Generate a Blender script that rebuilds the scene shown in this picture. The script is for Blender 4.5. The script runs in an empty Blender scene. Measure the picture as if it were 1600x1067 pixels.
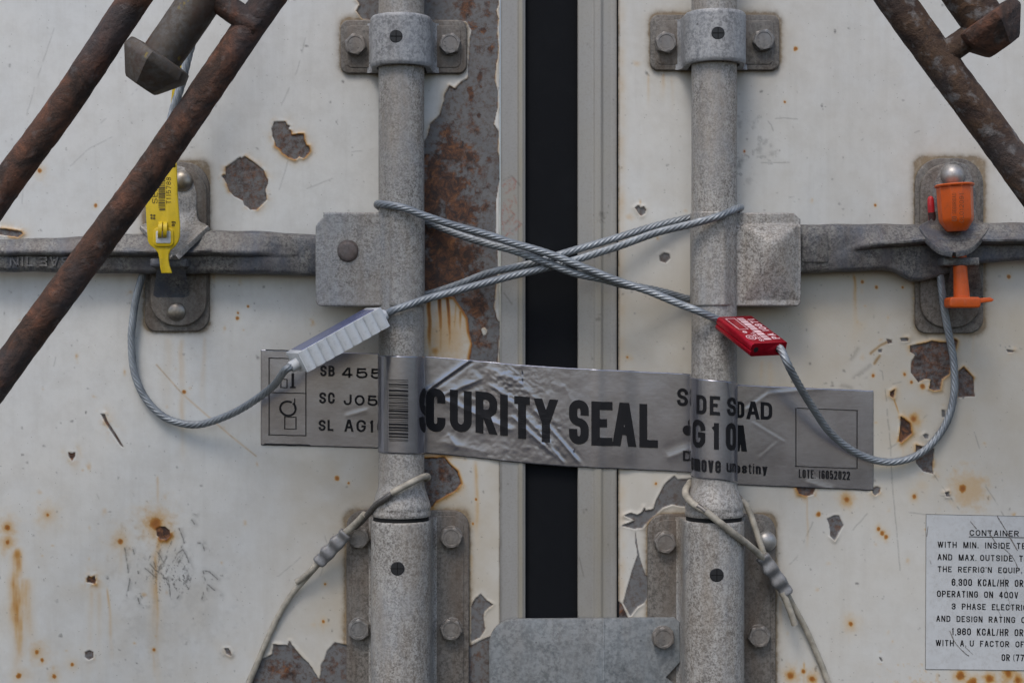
import bpy, bmesh, math, random
import numpy as np
from mathutils import Vector, Matrix
random.seed(7); np.random.seed(7)

# ------------------------------------------------------------------ scene, camera, light
scene = bpy.context.scene
S = 0.0005            # one photo pixel at the door face is half a millimetre
D = 2500.0            # camera distance from the door face, in the same units
cam_d = bpy.data.cameras.new('camera'); cam = bpy.data.objects.new('camera', cam_d)
scene.collection.objects.link(cam); scene.camera = cam
cam.location = (0, -D*S, 0); cam.rotation_euler = (math.pi/2, 0, 0)
cam_d.sensor_width = 36; cam_d.lens = 36*D/1600.0; cam_d.clip_start = 0.01; cam_d.clip_end = 200

SUN_EL, SUN_AZ = math.radians(56), math.radians(202)   # azimuth measured like the sky's rotation
world = bpy.data.worlds.new("World"); scene.world = world; world.use_nodes = True
wn = world.node_tree.nodes; wl = world.node_tree.links
sky = wn.new('ShaderNodeTexSky'); sky.sky_type = 'NISHITA'; sky.sun_disc = False
sky.sun_elevation = SUN_EL; sky.sun_rotation = SUN_AZ; sky.air_density = 1.0; sky.dust_density = 2.2
bg = wn['Background']; bg.inputs['Strength'].default_value = 0.15
wl.new(sky.outputs[0], bg.inputs['Color'])
sun_d = bpy.data.lights.new('sun', 'SUN'); sun = bpy.data.objects.new('sun', sun_d)
scene.collection.objects.link(sun); sun_d.energy = 1.0; sun_d.angle = math.radians(18); sun_d.color = (1.0, 0.945, 0.88)
sd = Vector((math.sin(SUN_AZ)*math.cos(SUN_EL), math.cos(SUN_AZ)*math.cos(SUN_EL), math.sin(SUN_EL)))
sun.rotation_euler = sd.to_track_quat('Z', 'Y').to_euler(); sun.location = (-1, -2, 2)
scene.view_settings.view_transform = 'Standard'; scene.view_settings.look = 'None'
scene.view_settings.gamma = 1; scene.view_settings.use_curve_mapping = False
scene.view_settings.exposure = 0.24

# ------------------------------------------------------------------ helpers: space
def U(px, py, h=0.0):
    """photo pixel seen at height h above the door face -> door units (x, y down, h)"""
    k = 1-h/D
    return (800+(px-800)*k, 533.5+(py-533.5)*k, h)
def V(x, y, h): return Vector(((x-800)*S, -h*S, (533.5-y)*S))
def VU(px, py, h=0): return V(*U(px, py, h))

# ------------------------------------------------------------------ helpers: objects
col = scene.collection
def tag(o, label=None, cat=None, group=None, kind=None):
    if label: o['label'] = label
    if cat: o['category'] = cat
    if group: o['group'] = group
    if kind: o['kind'] = kind
    return o
def thing(name, label, cat, at, group=None):
    o = bpy.data.objects.new(name, None); col.objects.link(o)
    o.empty_display_size = 0.02; o.location = VU(*at)
    return tag(o, label, cat, group)
def root_loc(p):
    v = Vector((0, 0, 0))
    while p is not None: v += p.location; p = p.parent
    return v
def mk(name, me, mat, parent=None, label=None, smooth=30, mats=None):
    """link a mesh whose vertices are world coordinates"""
    off = root_loc(parent)
    me.transform(Matrix.Translation(-off))
    me.name = name
    o = bpy.data.objects.new(name, me); col.objects.link(o); o.parent = parent
    if mat: me.materials.append(mat)
    if smooth is not None:
        me.shade_smooth()
        if smooth < 180: me.set_sharp_from_angle(angle=math.radians(smooth))
    if label: o['label'] = label
    return o
def bm_me(bm):
    bmesh.ops.recalc_face_normals(bm, faces=bm.faces[:])
    me = bpy.data.meshes.new('m'); bm.to_mesh(me); bm.free(); return me
def join_me(ms):
    bm = bmesh.new()
    for m in ms: bm.from_mesh(m); bpy.data.meshes.remove(m)
    me = bpy.data.meshes.new('m'); bm.to_mesh(me); bm.free(); return me
def add_rings(bm, rings, cap=True, closed=True):
    vs = [[bm.verts.new(p) for p in r] for r in rings]
    n = len(rings[0])
    for a, b in zip(vs, vs[1:]):
        for i in range(n if closed else n-1):
            j = (i+1) % n
            bm.faces.new((a[i], a[j], b[j], b[i]))
    if cap:
        bm.faces.new(vs[0][::-1]); bm.faces.new(vs[-1])
    return vs
def loft(rings, cap=True, bevel=0.0, closed=True, seg=2):
    bm = bmesh.new(); vs = add_rings(bm, rings, cap, closed)
    bmesh.ops.recalc_face_normals(bm, faces=bm.faces[:])
    if bevel:
        es = set()
        for r in (vs[0], vs[-1]):
            for i in range(len(r)):
                e = bm.edges.get((r[i], r[(i+1) % len(r)]))
                if e: es.add(e)
        bmesh.ops.bevel(bm, geom=list(es), offset=bevel*S, segments=seg, affect='EDGES', profile=0.6)
    return bm_me(bm)
def prism(pts, h0, h1, bevel=1.5, app=True, seg=2, dents=0):
    """outline in photo pixels at the upper height, raised from h0 to h1"""
    if app: pts = [U(x, y, h1)[:2] for x, y in pts]
    return loft([[V(x, y, h0) for x, y in pts], [V(x, y, h1) for x, y in pts]], bevel=0) if not bevel else _prism_b(pts, h0, h1, bevel, seg)
def _prism_b(pts, h0, h1, b, seg):
    bm = bmesh.new()
    vs = add_rings(bm, [[V(x, y, h0) for x, y in pts], [V(x, y, h1) for x, y in pts]])
    bmesh.ops.recalc_face_normals(bm, faces=bm.faces[:])
    r = vs[1]; es = [bm.edges.get((r[i], r[(i+1) % len(r)])) for i in range(len(r))]
    bmesh.ops.bevel(bm, geom=[e for e in es if e], offset=b*S, segments=seg, affect='EDGES', profile=0.5)
    return bm_me(bm)
def rrect(x0, y0, x1, y1, r, n=6, corners=(1, 1, 1, 1)):
    out = []
    cs = [(x0, y0, 180), (x1, y0, 270), (x1, y1, 0), (x0, y1, 90)]
    for (cx, cy, a0), k in zip(cs, corners):
        rr = r*k
        if rr < 0.1: out.append((cx, cy)); continue
        ox = cx+rr if cx == x0 else cx-rr; oy = cy+rr if cy == y0 else cy-rr
        for i in range(n+1):
            a = math.radians(a0+90*i/n); out.append((ox+rr*math.cos(a), oy+rr*math.sin(a)))
    return out
def frame_of(d):
    d = d.normalized(); u = d.cross(Vector((0, 1, 0)))
    if u.length < 1e-4: u = d.cross(Vector((1, 0, 0)))
    u.normalize(); return d, u, d.cross(u).normalized()
def lathe(base, d, prof, seg=32, cap=True, rot=0.0):
    """base: world point; d: world direction; prof: [(t, r)] in door units"""
    d, u, w = frame_of(d); rings = []
    for t, r in prof:
        rings.append([base+d*(t*S)+(u*math.cos(a)+w*math.sin(a))*(r*S)
                      for a in [rot+2*math.pi*i/seg for i in range(seg)]])
    return loft(rings, cap)
def catmull(P, step=3.0):
    P = [Vector(p) for p in P]
    P = [P[0]*2-P[1]]+P+[P[-1]*2-P[-2]]
    out = []
    for i in range(1, len(P)-2):
        a, b, c, e = P[i-1], P[i], P[i+1], P[i+2]
        n = max(2, int((c-b).length/(step*S)))
        for k in range(n):
            t = k/n
            out.append(0.5*((2*b)+(c-a)*t+(2*a-5*b+4*c-e)*t*t+(3*b-a-3*c+e)*t*t*t))
    out.append(P[-2]); return out
def sweep(path, rfun, seg=16, twist=None, cap=True):
    """path world points; rfun(s, angle)-> radius in door units, s in door units"""
    rings = []; s = 0.0; u = None
    for i, p in enumerate(path):
        d = (path[min(i+1, len(path)-1)]-path[max(i-1, 0)]).normalized()
        if i: s += (p-path[i-1]).length/S
        if u is None: _, u, w = frame_of(d)
        u = (u-d*u.dot(d)).normalized(); w = d.cross(u)
        rings.append([p+(u*math.cos(a)+w*math.sin(a))*(rfun(s, a)*S) for a in [2*math.pi*k/seg for k in range(seg)]])
    return loft(rings, cap)
def rope(pts, r=6.0, strands=7, pitch=68.0, step=1.5, wob=0.0):
    path = catmull([p if isinstance(p, Vector) else VU(*p) for p in pts], step)
    def rf(s, a):
        ph = (a*strands+2*math.pi*s*strands/ (pitch*1.0)/1.0)
        c = abs(math.cos(ph/2))
        return r*(0.69+0.35*math.sqrt(max(c, 0)))
    return sweep(path, rf, seg=54)
def cord(pts, r, step=4, seg=14, f=None):
    path = catmull([VU(*p) for p in pts], step)
    return sweep(path, (lambda s, a: r*(f(s, a) if f else 1.0)), seg=seg)
def box_me(c, ax, ay, az, bevel=0, seg=2):
    """c corner (world), three edge vectors"""
    bm = bmesh.new()
    p = [c, c+ax, c+ax+ay, c+ay]
    add_rings(bm, [p, [q+az for q in p]])
    bmesh.ops.recalc_face_normals(bm, faces=bm.faces[:])
    if bevel: bmesh.ops.bevel(bm, geom=bm.edges[:], offset=bevel*S, segments=seg, affect='EDGES', profile=0.5)
    return bm_me(bm)

# ------------------------------------------------------------------ helpers: lettering (own grotesque, drawn as strokes)
# stroke: list of (x, y[, r]) with r=1 for a rounded corner; 'O' closed; 'D' diagonal cut level at its ends
GL = {
 'C': ['S', [(1,.30),(1,0,1),(0,0,1),(0,1,1),(1,1,1),(1,.70)]], 'G': ['S', [(1,.24),(1,0,1),(0,0,1),(0,1,1),(1,1,1),(1,.54),(.55,.54)]],
 'U': ['S', [(0,0),(0,1,1),(1,1,1),(1,0)]], 'J': ['S', [(1,0),(1,1,1),(0,1,1),(0,.68)]], 'I': ['S', [(.5,0),(.5,1)]], '1': ['S', [(.62,0),(.62,1)], 'S', [(.62,.10),(.12,.20)]],
 'S': ['S', [(1,.20),(1,0,1),(0,0,1),(0,.48,1),(1,.52,1),(1,1,1),(0,1,1),(0,.80)]], 'O': ['O', [(0,0,1),(1,0,1),(1,1,1),(0,1,1)]], '0': ['O', [(0,0,1),(1,0,1),(1,1,1),(0,1,1)]],
 'Q': ['O', [(0,0,1),(1,0,1),(1,1,1),(0,1,1)], 'S', [(.6,.75),(1,1.05)]], 'D': ['O', [(0,0),(1,0,1),(1,1,1),(0,1)]], 'E': ['S', [(1,0),(0,0),(0,1),(1,1)], 'S', [(0,.48),(.9,.48)]],
 'F': ['S', [(1,0),(0,0),(0,1)], 'S', [(0,.49),(.85,.49)]], 'L': ['S', [(0,0),(0,1),(1,1)]], 'T': ['S', [(-.08,0),(1.08,0)], 'S', [(.5,0),(.5,1)]], 'H': ['S', [(0,0),(0,1)], 'S', [(1,0),(1,1)], 'S', [(0,.48),(1,.48)]],
 'P': ['S', [(0,1),(0,0),(1,0,1),(1,.55,1),(0,.55)]], 'R': ['S', [(0,1),(0,0),(1,0,1),(1,.52,1),(0,.52)], 'D', [(.45,.52),(1,1)]], 'B': ['O', [(0,0),(.95,0,1),(.95,.48,1),(0,.48)], 'O', [(0,.48),(1,.48,1),(1,1,1),(0,1)]],
 'A': ['D', [(.46,0),(0,1)], 'D', [(.54,0),(1,1)], 'S', [(.2,.68),(.8,.68)]], 'V': ['D', [(0,0),(.46,1)], 'D', [(1,0),(.54,1)]], 'Y': ['D', [(0,0),(.5,.56)], 'D', [(1,0),(.5,.56)], 'S', [(.5,.5),(.5,1)]],
 'W': ['D', [(0,0),(.24,1)], 'D', [(.5,0),(.26,1)], 'D', [(.5,0),(.74,1)], 'D', [(1,0),(.76,1)]], 'M': ['S', [(0,0),(0,1)], 'S', [(1,0),(1,1)], 'D', [(.05,0),(.47,1)], 'D', [(.95,0),(.53,1)]],
 'N': ['S', [(0,0),(0,1)], 'S', [(1,0),(1,1)], 'D', [(.05,0),(.95,1)]], 'K': ['S', [(0,0),(0,1)], 'D', [(1,0),(.1,.6)], 'D', [(.3,.4),(1,1)]], 'X': ['D', [(0,0),(1,1)], 'D', [(1,0),(0,1)]],
 '3': ['S', [(0,.25),(0,0,1),(1,0,1),(1,.48,1),(.35,.48)], 'S', [(.35,.48),(1,.48,1),(1,1,1),(0,1,1),(0,.75)]], '4': ['S', [(.72,0),(.72,1)], 'D', [(.62,0),(0,.72)], 'S', [(-.05,.74),(1.05,.74)]],
 '5': ['S', [(.95,0),(.08,0),(.04,.47),(.6,.36,1),(1,.42,1),(1,1,1),(0,1,1),(0,.76)]], '6': ['S', [(1,.24),(1,0,1),(0,0,1),(0,1,1),(1,1,1),(1,.42,1),(0,.42,1),(0,.7)]], '9': ['S', [(0,.76),(0,1,1),(1,1,1),(1,0,1),(0,0,1),(0,.58,1),(1,.58,1),(1,.4)]],
 '8': ['O', [(0.04,0,1),(.96,0,1),(.96,.47,1),(.04,.47,1)], 'O', [(0,.47,1),(1,.47,1),(1,1,1),(0,1,1)]], '7': ['S', [(0,0),(1,0),(.4,1)]], '2': ['S', [(0,.27),(0,0,1),(1,0,1),(1,.4,1),(0,1),(1,1)]],
 '.': ['S', [(.5,.93),(.5,1.0)]], ',': ['S', [(.5,.93),(.35,1.15)]], "'": ['S', [(.5,0),(.5,.18)]], '/': ['D', [(1,0),(0,1)]], '(': ['S', [(1,-.05),(.2,.25,1),(.2,.8,1),(1,1.1)]], ':': ['S', [(.5,.30),(.5,.38)], 'S', [(.5,.92),(.5,1)]],
 'e': ['S', [(.05,.5),(1,.5),(1,0,1),(0,0,1),(0,1,1),(1,1,1),(1,.76)]], 'o': ['O', [(0,0,1),(1,0,1),(1,1,1),(0,1,1)]], 'n': ['S', [(0,0),(0,1)], 'S', [(0,.12),(.1,0,1),(1,0,1),(1,1)]], 'u': ['S', [(1,0),(1,1)], 'S', [(0,0),(0,1,1),(.9,1,1),(1,.88)]],
 'm': ['S', [(0,0),(0,1)], 'S', [(0,.1),(.1,0,1),(.5,0,1),(.5,1)], 'S', [(.5,.1),(.6,0,1),(1,0,1),(1,1)]], 'v': ['D', [(0,0),(.46,1)], 'D', [(1,0),(.54,1)]],
 's': ['S', [(1,.18),(1,0,1),(0,0,1),(0,.48,1),(1,.52,1),(1,1,1),(0,1,1),(0,.82)]], 'i': ['S', [(.5,0),(.5,1)], 'S', [(.5,-.42),(.5,-.30)]], 't': ['S', [(.4,-.35),(.4,1,1),(1,1)], 'S', [(0,0),(1,0)]],
 'y': ['D', [(0,0),(.5,1)], 'D', [(1,0),(.3,1.42)]], 'a': ['S', [(0,.15),(0,0,1),(1,0,1),(1,1)], 'O', [(0,.42,1),(1,.42),(1,1),(0,1,1)]], 'g': ['O', [(0,0,1),(1,0,1),(1,.95,1),(0,.95,1)], 'S', [(1,0),(1,1.4,1),(0,1.4,1)]],
}
WID = {'I': .28, '1': .62, '.': .22, ',': .22, "'": .22, ':': .24, '(': .4, ' ': .34, 'M': 1.22, 'W': 1.4, 'm': 1.5, 'i': .26, 't': .6, 'J': .8, 'L': .85, 'E': .88, 'F': .85, '/': .6}
def round_poly(P, closed, rad):
    P = [(*p, 0) if len(p) == 2 else p for p in P]; out = []; n = len(P)
    for i, (x, y, r) in enumerate(P):
        if not r or (not closed and i in (0, n-1)): out.append(Vector((x, y))); continue
        c = Vector((x, y)); a = Vector(P[i-1][:2]); b = Vector(P[(i+1) % n][:2])
        ra = P[i-1][2] and (closed or i-1 > 0); rb = P[(i+1) % n][2] and (closed or i+1 < n-1)
        la, lb = (a-c).length, (b-c).length; ta = min(rad, la*(0.5 if ra else 1)); tb = min(rad, lb*(0.5 if rb else 1))
        p0 = c+(a-c).normalized()*ta; p2 = c+(b-c).normalized()*tb
        for k in range(7):
            t = k/6; k1 = 0.56; q1 = p0+(c-p0)*k1; q2 = p2+(c-p2)*k1
            out.append(p0*(1-t)**3+q1*3*t*(1-t)**2+q2*3*t*t*(1-t)+p2*t**3)
    res = [out[0]]
    for q in out[1:]:
        if (q-res[-1]).length > 1e-5: res.append(q)
    if closed and (res[0]-res[-1]).length < 1e-5: res.pop()
    return res
def glyph_quads(ch, x0, x1, y0, y1, sw):
    """quads (four 2-D points) of one character in the box"""
    g = GL.get(ch)
    if not g: return []
    h = sw/2; ax, bx_, ay, by = x0+h, x1-h, y0+h, y1-h
    if bx_ < ax: ax = bx_ = (x0+x1)/2
    f = lambda p: ((ax+(bx_-ax)*p[0], ay+(by-ay)*p[1]) + tuple(p[2:]))
    out = []; rad = 0.5*(bx_-ax)*1.04 if bx_ > ax else sw
    for kind, P in zip(g[::2], g[1::2]):
        P = [f(p) for p in P]
        if kind == 'D':
            (xa, ya), (xb, yb) = P; s_ = 1 if yb > ya else -1
            if abs(ya-ay) < 1e-6: ya -= h
            if abs(yb-by) < 1e-6: yb += h
            L = math.hypot(xb-xa, yb-ya); hw = h*min(1.7, L/max(abs(yb-ya), 1e-6)); n = 6
            for i in range(n):
                t, q = i/n, (i+1)/n; A = (xa+(xb-xa)*t, ya+(yb-ya)*t); B = (xa+(xb-xa)*q, ya+(yb-ya)*q)
                out.append([(A[0]-hw, A[1]), (A[0]+hw, A[1]), (B[0]+hw, B[1]), (B[0]-hw, B[1])])
            continue
        closed = kind == 'O'; Q = round_poly(P, closed, rad)
        if len(Q) < 2: continue
        if not closed:          # butt ends pushed out to the box where the stroke meets it
            for e, o in ((0, 1), (-1, -2)):
                d = (Q[e]-Q[o]).normalized(); p = Q[e]
                if (abs(d.y) > .9 and (abs(p.y-ay) < 1e-4 or abs(p.y-by) < 1e-4)) or (abs(d.x) > .9 and (abs(p.x-ax) < 1e-4 or abs(p.x-bx_) < 1e-4)) or (Q[e]-Q[o]).length < sw*0.4: Q[e] = p+d*h
        # subdivide long runs
        R = []; m = len(Q)
        def sharp(i):
            if not closed and i in (0, m-1): return False
            d1 = (Q[i]-Q[i-1]).normalized(); d2 = (Q[(i+1) % m]-Q[i]).normalized(); return d1.dot(d2) < 0.85
        for i in range(m if closed else m-1):
            a, b = Q[i], Q[(i+1) % m]; L = (b-a).length; R.append(a)
            s0 = h*1.25 if sharp(i) else 0; s1 = h*1.25 if sharp((i+1) % m) else 0
            if L <= s0+s1+2.5: continue
            k = max(1, int((L-s0-s1)/3.0)); d = (b-a)/L
            for j in range(k+1):
                t = s0+(L-s0-s1)*j/k
                if 1e-3 < t < L-1e-3: R.append(a+d*t)
        if not closed: R.append(Q[-1])
        m = len(R); lo, ro = [], []
        for i in range(m):
            p = R[i]; a = R[i-1] if (i or closed) else None; b = R[(i+1) % m] if (i < m-1 or closed) else None
            d1 = (p-a).normalized() if a is not None else (b-p).normalized(); d2 = (b-p).normalized() if b is not None else d1
            n1 = Vector((-d1.y, d1.x)); n2 = Vector((-d2.y, d2.x)); nn = n1+n2
            nn = n1 if nn.length < 1e-3 else nn.normalized(); k = 1/max(0.5, nn.dot(n1))
            lo.append(p+nn*h*k); ro.append(p-nn*h*k)
        for i in range(m if closed else m-1):
            j = (i+1) % m; out.append([tuple(lo[i]), tuple(lo[j]), tuple(ro[j]), tuple(ro[i])])
    return out
def text_map(txt, fn, bold=0.0, cuts_u=0, thick=None):
    """fn(a, b), a and b in 0..1 across / down the text box -> world point"""
    w = (fn(1, .5)-fn(0, .5)).length/S; h = (fn(.5, 1)-fn(.5, 0)).length/S
    if len(txt) > 1 or cuts_u: w = sum((fn((i+1)/16, .5)-fn(i/16, .5)).length for i in range(16))/S
    sw = h*float(np.interp(bold, [0, .012, .03, .035, .04, .05], [.12, .165, .19, .19, .19, .19]))
    low = all(c.islower() for c in txt)
    y0, y1 = (0, h)
    if low and any(c in 'it' for c in txt): y0 = h*0.24
    if low and any(c in 'yg' for c in txt): y1 = h*0.78
    gap = 0.30
    tot = sum(WID.get(c, 1) for c in txt)+gap*(len(txt)-1); k = w/tot; x = 0; quads = []
    for c in txt:
        cw = WID.get(c, 1)*k; s_ = min(sw, cw*(1.0 if c in "I.,':i" else 0.42))
        quads += glyph_quads(c, x, x+cw, y0, y1, s_ if c not in "I.,':i" else min(sw, cw)); x += cw+gap*k
    bm = bmesh.new()
    for q in quads:
        vs = [bm.verts.new(fn(px/w, py/h)) for px, py in q]; bm.faces.new(vs)
    if thick:
        r = bmesh.ops.extrude_face_region(bm, geom=bm.faces[:])
        for e in r['geom']:
            if isinstance(e, bmesh.types.BMVert): e.co += thick
    me = bpy.data.meshes.new('t'); bm.to_mesh(me); bm.free(); return me

# ------------------------------------------------------------------ helpers: nodes
class NT:
    def __init__(s, name, rough=0.6, metal=0.0):
        s.m = bpy.data.materials.new(name); s.m.use_nodes = True
        s.t = s.m.node_tree; s.b = s.t.nodes['Principled BSDF']
        s.b.inputs['Roughness'].default_value = rough; s.b.inputs['Metallic'].default_value = metal
        s.co = s.t.nodes.new('ShaderNodeTexCoord').outputs['Object']
    def put(s, sock, v):
        if hasattr(v, 'links'): s.t.links.new(v, sock)
        elif isinstance(v, (tuple, list)): sock.default_value = (*v, 1.0) if len(v) == 3 and sock.type == 'RGBA' else v
        else: sock.default_value = v
    def noise(s, scale, detail=4, rough=0.6, vec=None, dist=0.0, stretch=None):
        n = s.t.nodes.new('ShaderNodeTexNoise'); n.inputs['Scale'].default_value = scale
        n.inputs['Detail'].default_value = detail; n.inputs['Roughness'].default_value = rough; n.inputs['Distortion'].default_value = dist
        v = vec or s.co
        if stretch:
            mp = s.t.nodes.new('ShaderNodeMapping'); mp.inputs['Scale'].default_value = stretch; s.t.links.new(v, mp.inputs[0]); v = mp.outputs[0]
        s.t.links.new(v, n.inputs['Vector']); return n.outputs['Fac']
    def vor(s, scale, feat='F1', out='Distance'):
        n = s.t.nodes.new('ShaderNodeTexVoronoi'); n.feature = feat; n.inputs['Scale'].default_value = scale
        s.t.links.new(s.co, n.inputs['Vector']); return n.outputs[out]
    def rng(s, v, a, b, c=0.0, d=1.0, smooth=False):
        n = s.t.nodes.new('ShaderNodeMapRange'); n.clamp = True
        if smooth: n.interpolation_type = 'SMOOTHSTEP'
        s.put(n.inputs['Value'], v); s.put(n.inputs['From Min'], a); s.put(n.inputs['From Max'], b)
        s.put(n.inputs['To Min'], c); s.put(n.inputs['To Max'], d); return n.outputs['Result']
    def math(s, op, a, b=0.0):
        n = s.t.nodes.new('ShaderNodeMath'); n.operation = op; s.put(n.inputs[0], a); s.put(n.inputs[1], b); return n.outputs[0]
    def mix(s, f, a, b, mode='MIX'):
        n = s.t.nodes.new('ShaderNodeMix'); n.data_type = 'RGBA'; n.blend_type = mode
        s.put(n.inputs[0], f); s.put(n.inputs[6], a); s.put(n.inputs[7], b); return n.outputs[2]
    def ramp(s, v, stops):
        n = s.t.nodes.new('ShaderNodeValToRGB'); e = n.color_ramp.elements
        while len(e) < len(stops): e.new(0.5)
        for k, (p, c) in zip(e, stops): k.position = p; k.color = (*c, 1)
        s.put(n.inputs[0], v); return n.outputs[0]
    def attr(s, name):
        n = s.t.nodes.new('ShaderNodeAttribute'); n.attribute_name = name
        q = s.t.nodes.new('ShaderNodeSeparateColor'); s.t.links.new(n.outputs['Color'], q.inputs[0])
        return q.outputs[0], q.outputs[1], q.outputs[2], n.outputs['Alpha']
    def bump(s, v, dist, strength=1.0):
        n = s.t.nodes.new('ShaderNodeBump'); n.inputs['Strength'].default_value = strength; n.inputs['Distance'].default_value = dist
        s.put(n.inputs['Height'], v); s.t.links.new(n.outputs[0], s.b.inputs['Normal'])
    def base(s, v): s.put(s.b.inputs['Base Color'], v)
    def rough(s, v): s.put(s.b.inputs['Roughness'], v)
    def metal(s, v): s.put(s.b.inputs['Metallic'], v)

def galvanised(name, light, dark, brown=0.3, scale=700, browncol=(0.20, 0.16, 0.12), metal=0.35, bumpd=0.0003, hue=(0.20, 0.225, 0.25), hk=0.5):
    n = NT(name, 0.5, metal)
    sp = n.noise(scale, 3, 0.75); sp2 = n.noise(scale*0.35, 4, 0.7)
    f = n.rng(n.math('ADD', n.math('MULTIPLY', sp, 0.62), n.math('MULTIPLY', sp2, 0.38)), 0.41, 0.57)
    c = n.mix(f, dark, light)
    sk = n.noise(150, 5, 0.7, stretch=(1, 1, 0.05)); c = n.mix(n.rng(sk, 0.48, 0.72, 0, 0.42), c, tuple(0.75*x+0.02 for x in dark))
    wr = n.noise(60, 3, 0.6, stretch=(1, 1, 0.35)); c = n.mix(n.rng(wr, 0.56, 0.70, 0, 0.35), c, tuple(min(1, x*1.12) for x in light))
    big = n.noise(26, 4, 0.65, stretch=(1, 1, 0.45))
    c = n.mix(n.rng(big, 0.46, 0.64, 0, hk), c, hue)                                  # bluish zinc bloom
    st = n.noise(38, 5, 0.7, stretch=(1.3, 1, 0.3))
    c = n.mix(n.math('MULTIPLY', n.rng(st, 0.42, 0.68), brown), c, browncol)         # brownish grime
    dk = n.rng(n.noise(260, 2, 0.5), 0.70, 0.78)
    c = n.mix(n.math('MULTIPLY', dk, 0.7), c, (0.03, 0.028, 0.026))
    n.base(c); n.rough(n.rng(sp2, 0.3, 0.7, 0.42, 0.68)); n.bump(n.math('ADD', sp, sp2), bumpd, 0.55)
    return n.m
M = {}
M['galv'] = galvanised('galvanised_steel', (0.46, 0.445, 0.415), (0.14, 0.127, 0.115), 0.5, 640, (0.27, 0.22, 0.165), 0.08, hue=(0.33, 0.35, 0.37))
M['galv_light'] = galvanised('galvanised_clamp', (0.43, 0.435, 0.44), (0.185, 0.19, 0.197), 0.15, 420, metal=0.12, hue=(0.36, 0.38, 0.40))
M['plate'] = galvanised('weathered_bracket_steel', (0.22, 0.203, 0.18), (0.085, 0.076, 0.066), 0.6, 520, (0.10, 0.065, 0.04), 0.1, hue=(0.2, 0.19, 0.175))
M['cast'] = galvanised('dark_cast_handle', (0.24, 0.235, 0.215), (0.065, 0.062, 0.064), 0.45, 560, (0.09, 0.06, 0.045), 0.12, hue=(0.085, 0.10, 0.13), hk=0.9)
M['sheet'] = galvanised('galvanised_sheet', (0.25, 0.265, 0.27), (0.12, 0.132, 0.138), 0.18, 330, metal=0.1, hue=(0.21, 0.24, 0.26))
M['bolt'] = galvanised('bolt_steel', (0.28, 0.265, 0.245), (0.18, 0.168, 0.155), 0.4, 300, (0.2, 0.15, 0.11), 0.5, 0.00012)
M['pin'] = galvanised('rusted_pin', (0.19, 0.155, 0.135), (0.10, 0.08, 0.07), 0.5, 300, (0.12, 0.07, 0.045), 0.4)
def simple(name, c, rough=0.5, metal=0.0, nscale=300, amt=0.15, bump=0.0):
    n = NT(name, rough, metal); f = n.noise(nscale, 4, 0.6)
    k = n.mix(n.rng(f, 0.3, 0.7), tuple(x*(1-amt) for x in c), tuple(min(1, x*(1+amt)) for x in c))
    if 'plastic' in name:      # handling grime and fine scuffs
        g = n.noise(180, 5, 0.75); q = n.noise(700, 3, 0.7, stretch=(1, 1, 0.25))
        k = n.mix(n.rng(g, 0.52, 0.72, 0, 0.38), k, tuple(0.35*x+0.03 for x in c)); k = n.mix(n.rng(q, 0.62, 0.74, 0, 0.35), k, tuple(min(1, 0.6*x+0.22) for x in c))
        n.rough(n.rng(g, 0.35, 0.65, rough*0.85, rough*1.6))
    n.base(k)
    if bump: n.bump(f, bump, 0.5)
    return n.m
def wire_mat():
    n = NT('steel_wire', 0.48, 0.45); f = n.noise(90, 3, 0.6); g = n.noise(900, 2)
    c = n.mix(n.rng(f, 0.35, 0.65), (0.225, 0.245, 0.265), (0.33, 0.36, 0.385))
    n.base(n.mix(n.rng(g, 0.6, 0.75, 0, 0.4), c, (0.2, 0.2, 0.2))); return n.m
M['wire'] = wire_mat()
M['ball'] = simple('polished_rivet', (0.38, 0.37, 0.355), 0.46, 0.7, 200, 0.2)
M['rivet'] = simple('dull_rivet', (0.30, 0.27, 0.23), 0.38, 0.75, 200, 0.3)
M['white_plastic'] = simple('white_plastic', (0.62, 0.64, 0.65), 0.35, 0, 60, 0.04)
M['blue_film'] = simple('blue_label_film', (0.17, 0.19, 0.33), 0.2, 0.15, 50, 0.25)
M['red_alu'] = simple('red_anodised_aluminium', (0.50, 0.011, 0.028), 0.2, 0.6, 400, 0.12)
M['red_print'] = simple('pale_laser_print', (0.78, 0.55, 0.57), 0.5, 0, 400, 0.1)
M['yellow'] = simple('yellow_plastic', (0.66, 0.47, 0.010), 0.34, 0, 60, 0.05)
M['orange'] = simple('orange_plastic', (0.66, 0.105, 0.010), 0.34, 0, 60, 0.06)
M['red_plastic'] = simple('red_plastic', (0.5, 0.02, 0.03), 0.4)
M['black_plug'] = simple('black_plug', (0.012, 0.012, 0.014), 0.45)
M['dark'] = simple('dark_slit', (0.004, 0.004, 0.004), 0.9)
M['ink'] = simple('black_print', (0.008, 0.008, 0.010), 0.6)
M['ink'].node_tree.nodes['Principled BSDF'].inputs['Specular IOR Level'].default_value = 0.25
M['brown_ink'] = simple('brown_print', (0.11, 0.075, 0.01), 0.5)
M['sheath'] = simple('dirty_white_sheath', (0.35, 0.32, 0.262), 0.5, 0, 120, 0.38, 0.0001)
M['crimp'] = galvanised('lead_grey_crimp', (0.31, 0.31, 0.315), (0.21, 0.205, 0.20), 0.35, 240, metal=0.35)
M['bare'] = simple('weathered_bare_wire', (0.17, 0.16, 0.15), 0.45, 0.6, 500, 0.3)

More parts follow.
